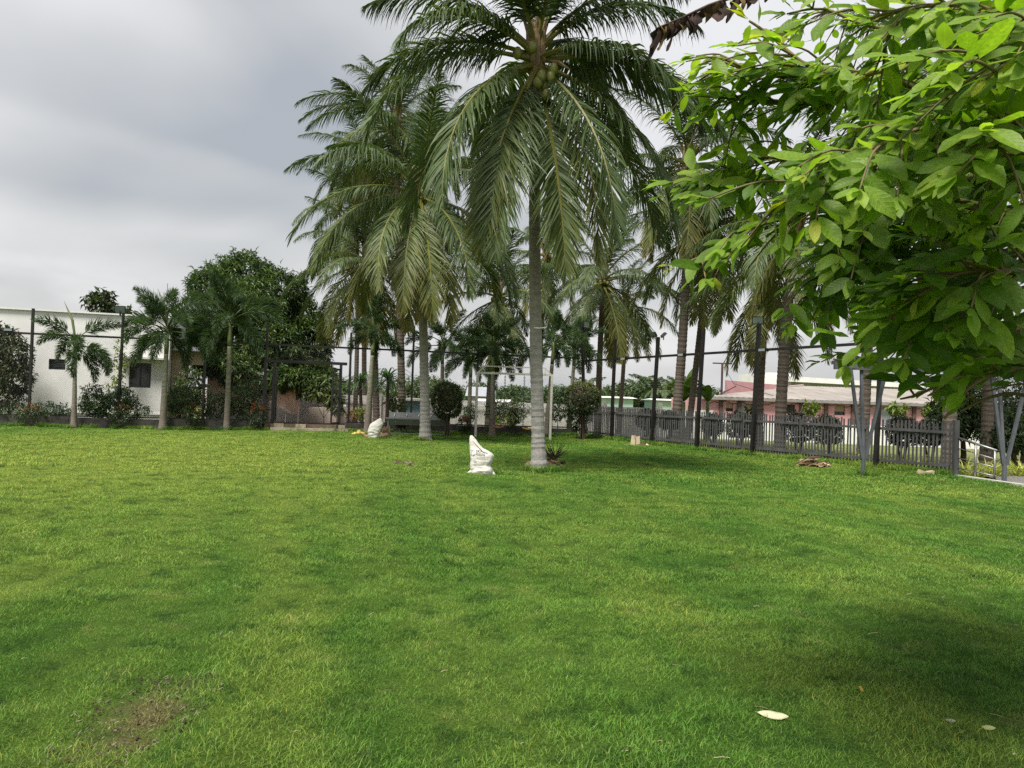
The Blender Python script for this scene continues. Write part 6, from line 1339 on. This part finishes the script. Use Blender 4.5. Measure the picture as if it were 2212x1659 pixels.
# ------------------------------------------------------------------ trough, bucket, swing, pergola, handrail
tp0, tp1 = at(836, 890, 28.75), at(970, 890, 28.75)
tg = thing('wash_trough', 'long stainless steel wash trough with taps behind the lawn', 'trough', (tp0.x, 28.75, 0)); W_ = tp1.x - tp0.x
def tpt(s_, y, z): return Vector((tp0.x + s_, 28.75 + y + s_ * .08, z))
MB().prism([tpt(0, .5, .62), tpt(W_, .5, .62), tpt(W_, .52, .83), tpt(0, .52, .83)], (0, .04, 0)).build('splashback', M['stainless'], tg)
MB().prism([tpt(0, .0, .63), tpt(0, .0, .58), tpt(0, .06, .36), tpt(0, .44, .36), tpt(0, .50, .63)], (W_, W_ * .08, 0)).build('basin', M['stainless'], tg)
MB().beam(tpt(-.03, -.03, .615), tpt(W_ + .03, -.03, .615), .06, .05).build('front_lip', M['stainless'], tg)
for s_ in (.05, W_ - .08):
    for y in (.03, .46): MB().beam(tpt(s_, y, -.05), tpt(s_, y, .6), .04, .04).build('leg', M['stainless'], tg)
MB().beam(tpt(.05, .03, .055), tpt(W_ - .08, .03, .055), .03, .03).build('foot_rail', M['stainless'], tg)
for i in range(5):
    s_ = .22 + i * (W_ - .4) / 4.2; mb = MB(); mb.tube([tpt(s_, .5, .73), tpt(s_, .40, .73), tpt(s_, .38, .69)], [.018, .016, .013], 7); mb.box(tpt(s_, .45, .76), (.05, .02, .02)); mb.build('tap', M['plastic_white'], tg)
q = G((1300 + 1445 * .1175) / 1.736, (1520 + 828 * .1175) / 1.736)
bk = thing('water_jug', 'small blue plastic water jug under the trough', 'jug', (q.x, q.y, 0))
MB().tube([(q.x, q.y, 0), (q.x, q.y, .10), (q.x, q.y, .17), (q.x, q.y, .185)], [.085, .10, .10, .085], 14).build('body', M['blue'], bk, smooth=True)
MB().tube([(q.x - .07, q.y, .18), (q.x - .06, q.y, .23), (q.x + .06, q.y, .23), (q.x + .07, q.y, .18)], .010, 6).build('handle', M['blue'], bk)
MB().ball((q.x + .02, q.y - .10, .05), (.026, .02, .026), 10, 6).build('cap', M['plastic_white'], bk, smooth=True)
s1_, s2_ = G(1027, 944), G(1188, 949); sy = (s1_.y + s2_.y) / 2
sf = thing('swing_set', 'cream painted swing frame with two hanging seats', 'swing set', (s1_.x, s1_.y, 0)); zt = 2.42
for p in (s1_, s2_): MB().beam((p.x, p.y, -.05), (p.x, p.y, zt), .085, .085).build('post', M['white_metal'], sf)
MB().beam((s1_.x - .05, s1_.y, zt + .02), (s2_.x + .05, s2_.y, zt + .02), .08, .075).build('cross_beam', M['white_metal'], sf)
u0, u1 = Vector((s1_.x + .27, s1_.y, zt + .28)), Vector((s2_.x - .27, s2_.y, zt + .28))
MB().beam(u0, u1, .045, .045).build('upper_rail', M['white_metal'], sf)
for a_, b_ in ((Vector((s1_.x + .05, s1_.y, zt + .06)), u0), (Vector((s2_.x - .05, s2_.y, zt + .06)), u1)): MB().beam(a_, b_, .04, .04).build('end_brace', M['white_metal'], sf)
for k in range(5):
    x = u0.x + (u1.x - u0.x) * k / 4; MB().beam((x, sy, zt + .05), (x, sy, zt + .26), .03, .03).build('strut', M['white_metal'], sf)
lk = MB(); cl = 1.92; nl_ = int(cl / .055)
for i in range(nl_):
    z = -i * .055; pl_ = i % 2; pts = []
    for k in range(9):
        a_ = 2 * math.pi * k / 8; r_ = .026 * math.cos(a_); pts.append((r_ if pl_ else 0, 0 if pl_ else r_, z - .035 + .036 * math.sin(a_)))
    lk.tube(pts, .009, 4, cap=False)
chain_me = mesh('chain', lk.v, lk.f, M['wire'], data_only=True)
for (xa, xb, zs, mt, lab) in ((545, 665, .46, 'red_seat', 'faded red plastic swing seat hanging on chains'), (855, 970, .44, 'yellow_seat', 'yellow plastic swing seat hanging on chains')):
    pa, pb_ = at((1650 + xa * .36166) / 1.736, 918, sy), at((1650 + xb * .36166) / 1.736, 918, sy)
    se = thing('swing', lab, 'swing', (pa.x, sy, zs), 'swings on the swing frame'); w_ = pb_.x - pa.x
    V, F = [], []
    for i in range(9):
        t = i / 8; sag = -.05 * math.sin(math.pi * t)
        for y, dz in ((-.09, 0), (.09, 0), (.09, -.035), (-.09, -.035)): V.append((t * w_, y, sag + dz))
    for i in range(8):
        for k in range(4): F.append((4 * i + k, 4 * i + (k + 1) % 4, 4 * i + 4 + (k + 1) % 4, 4 * i + 4 + k))
    F += [(3, 2, 1, 0), (32, 33, 34, 35)]; mesh('seat', V, F, M[mt], se, local=True)
    for x in (.02, w_ - .02):
        o = link(bpy.data.objects.new('chain', chain_me), se); o.location = (x, 0, zt - zs - .02); o.scale = (1, 1, (zt - zs - .02) / cl)
# pergola
def pv(px, py): return G(px, py)
pg = thing('pergola', 'grey steel pergola on splayed supports at the right side of the lawn', 'pergola', G(1864, 1028)); PZ = 2.46
for bx, by in ((1864, 1028), (2169, 1042)):
    b_ = G(bx, by); sup = MB(); sup.tube([b_ - Vector((0, 0, .05)), b_ + Vector((0, 0, .52))], [.05, .05], 8); so = sup.build('support', M['grey_steel'], pg)
    for dx, dy in ((-.34, .0), (.10, .42), (.46, -.05)):
        MB().beam(b_ + Vector((dx * .09, dy * .09, .40)), b_ + Vector((dx, dy, PZ)), .062, .062).build('strut', M['grey_steel'], so)
b0, b1_ = G(1864, 1028), G(2169, 1042)
for dy in (-.35, .4): MB().beam(b0 + Vector((-.55, dy, PZ + .06)), b1_ + Vector((3.5, dy, PZ + .06)), .10, .16).build('beam', M['grey_steel'], pg)
for k in range(6):
    x = b0.x - .2 + k * 1.1; y = b0.y + (b1_.y - b0.y) * (x - b0.x) / (b1_.x - b0.x); MB().beam((x, y - 1.0, PZ + .19), (x, y + 1.3, PZ + .19), .06, .09).build('rafter', M['grey_steel'], pg)
b3 = b1_ + Vector((2.9, 0, 0)); sup = MB(); sup.tube([b3 - Vector((0, 0, .05)), b3 + Vector((0, 0, .62))], [.075, .075], 8); so = sup.build('support', M['grey_steel'], pg)
for dx, dy in ((-.36, .0), (.10, .42), (.46, -.05)): MB().beam(b3 + Vector((dx * .09, dy * .09, .40)), b3 + Vector((dx, dy, PZ)), .075, .075).build('strut', M['grey_steel'], so)
hA, hB, hC = RB + RDIR * .13, G(2106.6, 1036), G(2148, 1041)
hr = thing('handrail', 'sloping stainless handrail joined to the picket fence end', 'handrail', (hA.x, hA.y, 0))
zA = [.92, .68, .45, .22]; zC = [.70, .50, .32, .13]
for a_, c_, r_ in zip(zA, zC, (.028, .012, .012, .012)): MB().tube([hA + Vector((0, 0, a_)), hC + Vector((0, 0, c_)) + (hC - hA).normalized() * .05], r_, 8).build('rail', M['stainless'], hr, smooth=True)
for p, zt in ((hB, .80), (hC, .70)): MB().tube([p - Vector((0, 0, .05)), p + Vector((0, 0, zt))], .026, 8).build('post', M['stainless'], hr, smooth=True)

# ------------------------------------------------------------------ grass
def grass_patch(name, n, rad, h, wd, seed):
    rs = np.random.RandomState(seed); a_ = rs.uniform(0, 6.283, n); r_ = rad * np.sqrt(rs.random(n)); P = np.stack([r_ * np.cos(a_), r_ * np.sin(a_), -.005 * np.ones(n)], 1)
    hh = h * rs.uniform(.45, 1.15, n); b_ = rs.uniform(0, 6.283, n); lean = rs.uniform(.1, .95, n); D = np.stack([np.cos(b_) * lean, np.sin(b_) * lean, np.ones(n)], 1); S = np.stack([-np.sin(b_), np.cos(b_), 0 * b_], 1) * (wd * rs.uniform(.7, 1.3, n) / 2)[:, None]
    tw_ = rs.uniform(-1.2, 1.2, n); S = S * np.cos(tw_)[:, None] + np.stack([np.cos(b_), np.sin(b_), 0 * b_], 1) * (np.linalg.norm(S, axis=1) * np.sin(tw_))[:, None]
    m1 = P + D * (hh * .55)[:, None]; D2 = D * np.array([1.9, 1.9, .75]); tip = m1 + D2 * (hh * .45)[:, None]
    V = np.stack([P - S, P + S, m1 - S * .8, m1 + S * .8, tip], 1).reshape(-1, 3); f = np.array([(0, 1, 3), (0, 3, 2), (2, 3, 4)]); F = (np.arange(n)[:, None, None] * 5 + f[None]).reshape(-1, 3)
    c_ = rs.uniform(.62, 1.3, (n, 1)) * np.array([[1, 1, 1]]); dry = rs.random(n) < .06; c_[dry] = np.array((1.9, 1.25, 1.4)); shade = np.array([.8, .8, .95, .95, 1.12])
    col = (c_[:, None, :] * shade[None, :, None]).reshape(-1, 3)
    return mesh(name, V, F, M['grass'], col=col, data_only=True)
def scatter(name, pts, rots, scl, me, label):
    pm = bpy.data.meshes.new(name); pm.from_pydata(pts.tolist(), [], []); a_ = pm.attributes.new('rot', 'FLOAT', 'POINT'); a_.data.foreach_set('value', rots.astype(np.float32)); a_ = pm.attributes.new('scl', 'FLOAT', 'POINT'); a_.data.foreach_set('value', scl.astype(np.float32))
    ob = link(bpy.data.objects.new(name, pm)); ob['kind'] = 'stuff'; ob['label'] = label; ob['category'] = 'grass'
    proto = bpy.data.objects.new(name + '_tuft', me)
    ng = bpy.data.node_groups.new(name, 'GeometryNodeTree'); ng.interface.new_socket('Geometry', in_out='INPUT', socket_type='NodeSocketGeometry'); ng.interface.new_socket('Geometry', in_out='OUTPUT', socket_type='NodeSocketGeometry')
    gi, go = ng.nodes.new('NodeGroupInput'), ng.nodes.new('NodeGroupOutput'); ip = ng.nodes.new('GeometryNodeInstanceOnPoints'); oi = ng.nodes.new('GeometryNodeObjectInfo'); oi.inputs[0].default_value = proto; oi.inputs['As Instance'].default_value = True
    na, ns = ng.nodes.new('GeometryNodeInputNamedAttribute'), ng.nodes.new('GeometryNodeInputNamedAttribute'); na.data_type = ns.data_type = 'FLOAT'; na.inputs[0].default_value = 'rot'; ns.inputs[0].default_value = 'scl'; cx_ = ng.nodes.new('ShaderNodeCombineXYZ')
    L2 = ng.links.new; L2(gi.outputs[0], ip.inputs['Points']); L2(oi.outputs['Geometry'], ip.inputs['Instance']); L2(na.outputs['Attribute'], cx_.inputs[2]); L2(cx_.outputs[0], ip.inputs['Rotation']); L2(ns.outputs['Attribute'], ip.inputs['Scale']); L2(ip.outputs[0], go.inputs[0])
    md = ob.modifiers.new('scatter', 'NODES'); md.node_group = ng; return ob
rs = np.random.RandomState(17)
def region(y0, y1, dens, margin=1.0):
    st_ = 1 / math.sqrt(dens); gx_, gy_ = np.meshgrid(np.arange(-31, 16, st_), np.arange(y0, y1, st_)); x = gx_.ravel() + rs.uniform(-.5, .5, gx_.size) * st_; y = gy_.ravel() + rs.uniform(-.5, .5, gx_.size) * st_; k = in_poly(x, y, LAWN_POLY) & (np.abs(x) < .80 * np.maximum(y, 2) + margin + .8); return x[k], y[k]
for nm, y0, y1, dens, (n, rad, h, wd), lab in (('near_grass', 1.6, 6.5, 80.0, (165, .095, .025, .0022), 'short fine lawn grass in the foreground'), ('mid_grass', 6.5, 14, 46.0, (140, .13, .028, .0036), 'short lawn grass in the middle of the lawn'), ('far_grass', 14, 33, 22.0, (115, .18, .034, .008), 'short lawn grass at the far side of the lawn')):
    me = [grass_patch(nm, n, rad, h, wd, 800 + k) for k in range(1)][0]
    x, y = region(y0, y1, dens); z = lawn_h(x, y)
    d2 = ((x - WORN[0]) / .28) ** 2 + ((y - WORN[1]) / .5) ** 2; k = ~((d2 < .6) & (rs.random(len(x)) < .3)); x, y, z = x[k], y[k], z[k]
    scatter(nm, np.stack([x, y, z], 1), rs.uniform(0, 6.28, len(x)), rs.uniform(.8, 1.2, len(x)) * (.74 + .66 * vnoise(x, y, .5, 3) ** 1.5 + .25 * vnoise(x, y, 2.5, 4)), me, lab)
# longer grass along the kerb, fence and trunks
px_, py_ = [], []
for k in range(420):
    f_ = rs.random(); p = LA0.lerp(LB, f_) + LN * (.1 + abs(rs.normal(0, .16))); px_.append(p.x); py_.append(p.y)
for k in range(420):
    f_ = rs.random(); p = RA.lerp(RB, f_) + RN * rs.normal(.05, .16); px_.append(p.x); py_.append(p.y)
for q_, n_, r_ in ((G(1165, 1020), 26, .26), (G(919, 952), 20, .3), (G(1864, 1028), 14, .2), (G(160, 917), 14, .4), (G(352, 918), 16, .4)):
    for k in range(n_): a_ = rs.uniform(0, 6.28); px_.append(q_.x + math.cos(a_) * r_); py_.append(q_.y + math.sin(a_) * r_)
px_, py_ = np.array(px_), np.array(py_)
scatter('edge_grass', np.stack([px_, py_, lawn_h(px_, py_)], 1), rs.uniform(0, 6.28, len(px_)), rs.uniform(.6, 1.35, len(px_)), grass_patch('edge_grass', 90, .13, .15, .010, 888), 'longer unmown grass along the kerb and the fence foot')

# rough yellowish grass beyond the picket fence
gm = grass_patch('rough_grass', 60, .22, .42, .016, 889); gm.materials.clear(); gm.materials.append(M['strap'])
a_ = gm.attributes['col']; n_ = len(gm.vertices); cc = np.array((.20, .215, .06)) * np.repeat(rs.uniform(.6, 1.5, (n_ // 5, 1)), 5, 0); a_.data.foreach_set('vector', cc.astype(np.float32).ravel())
f_ = rs.random(520); dd = .35 + 5.5 * rs.random(520) ** 1.4; px_ = RA.x + (RB.x - RA.x) * f_ - RN.x * dd; py_ = RA.y + (RB.y - RA.y) * f_ - RN.y * dd
scatter('rough_grass', np.stack([px_, py_, np.array([field_z(a, b) for a, b in zip(px_, py_)])], 1), rs.uniform(0, 6.28, 520), rs.uniform(.5, 1.3, 520), gm, 'rough yellowish grass beyond the picket fence')
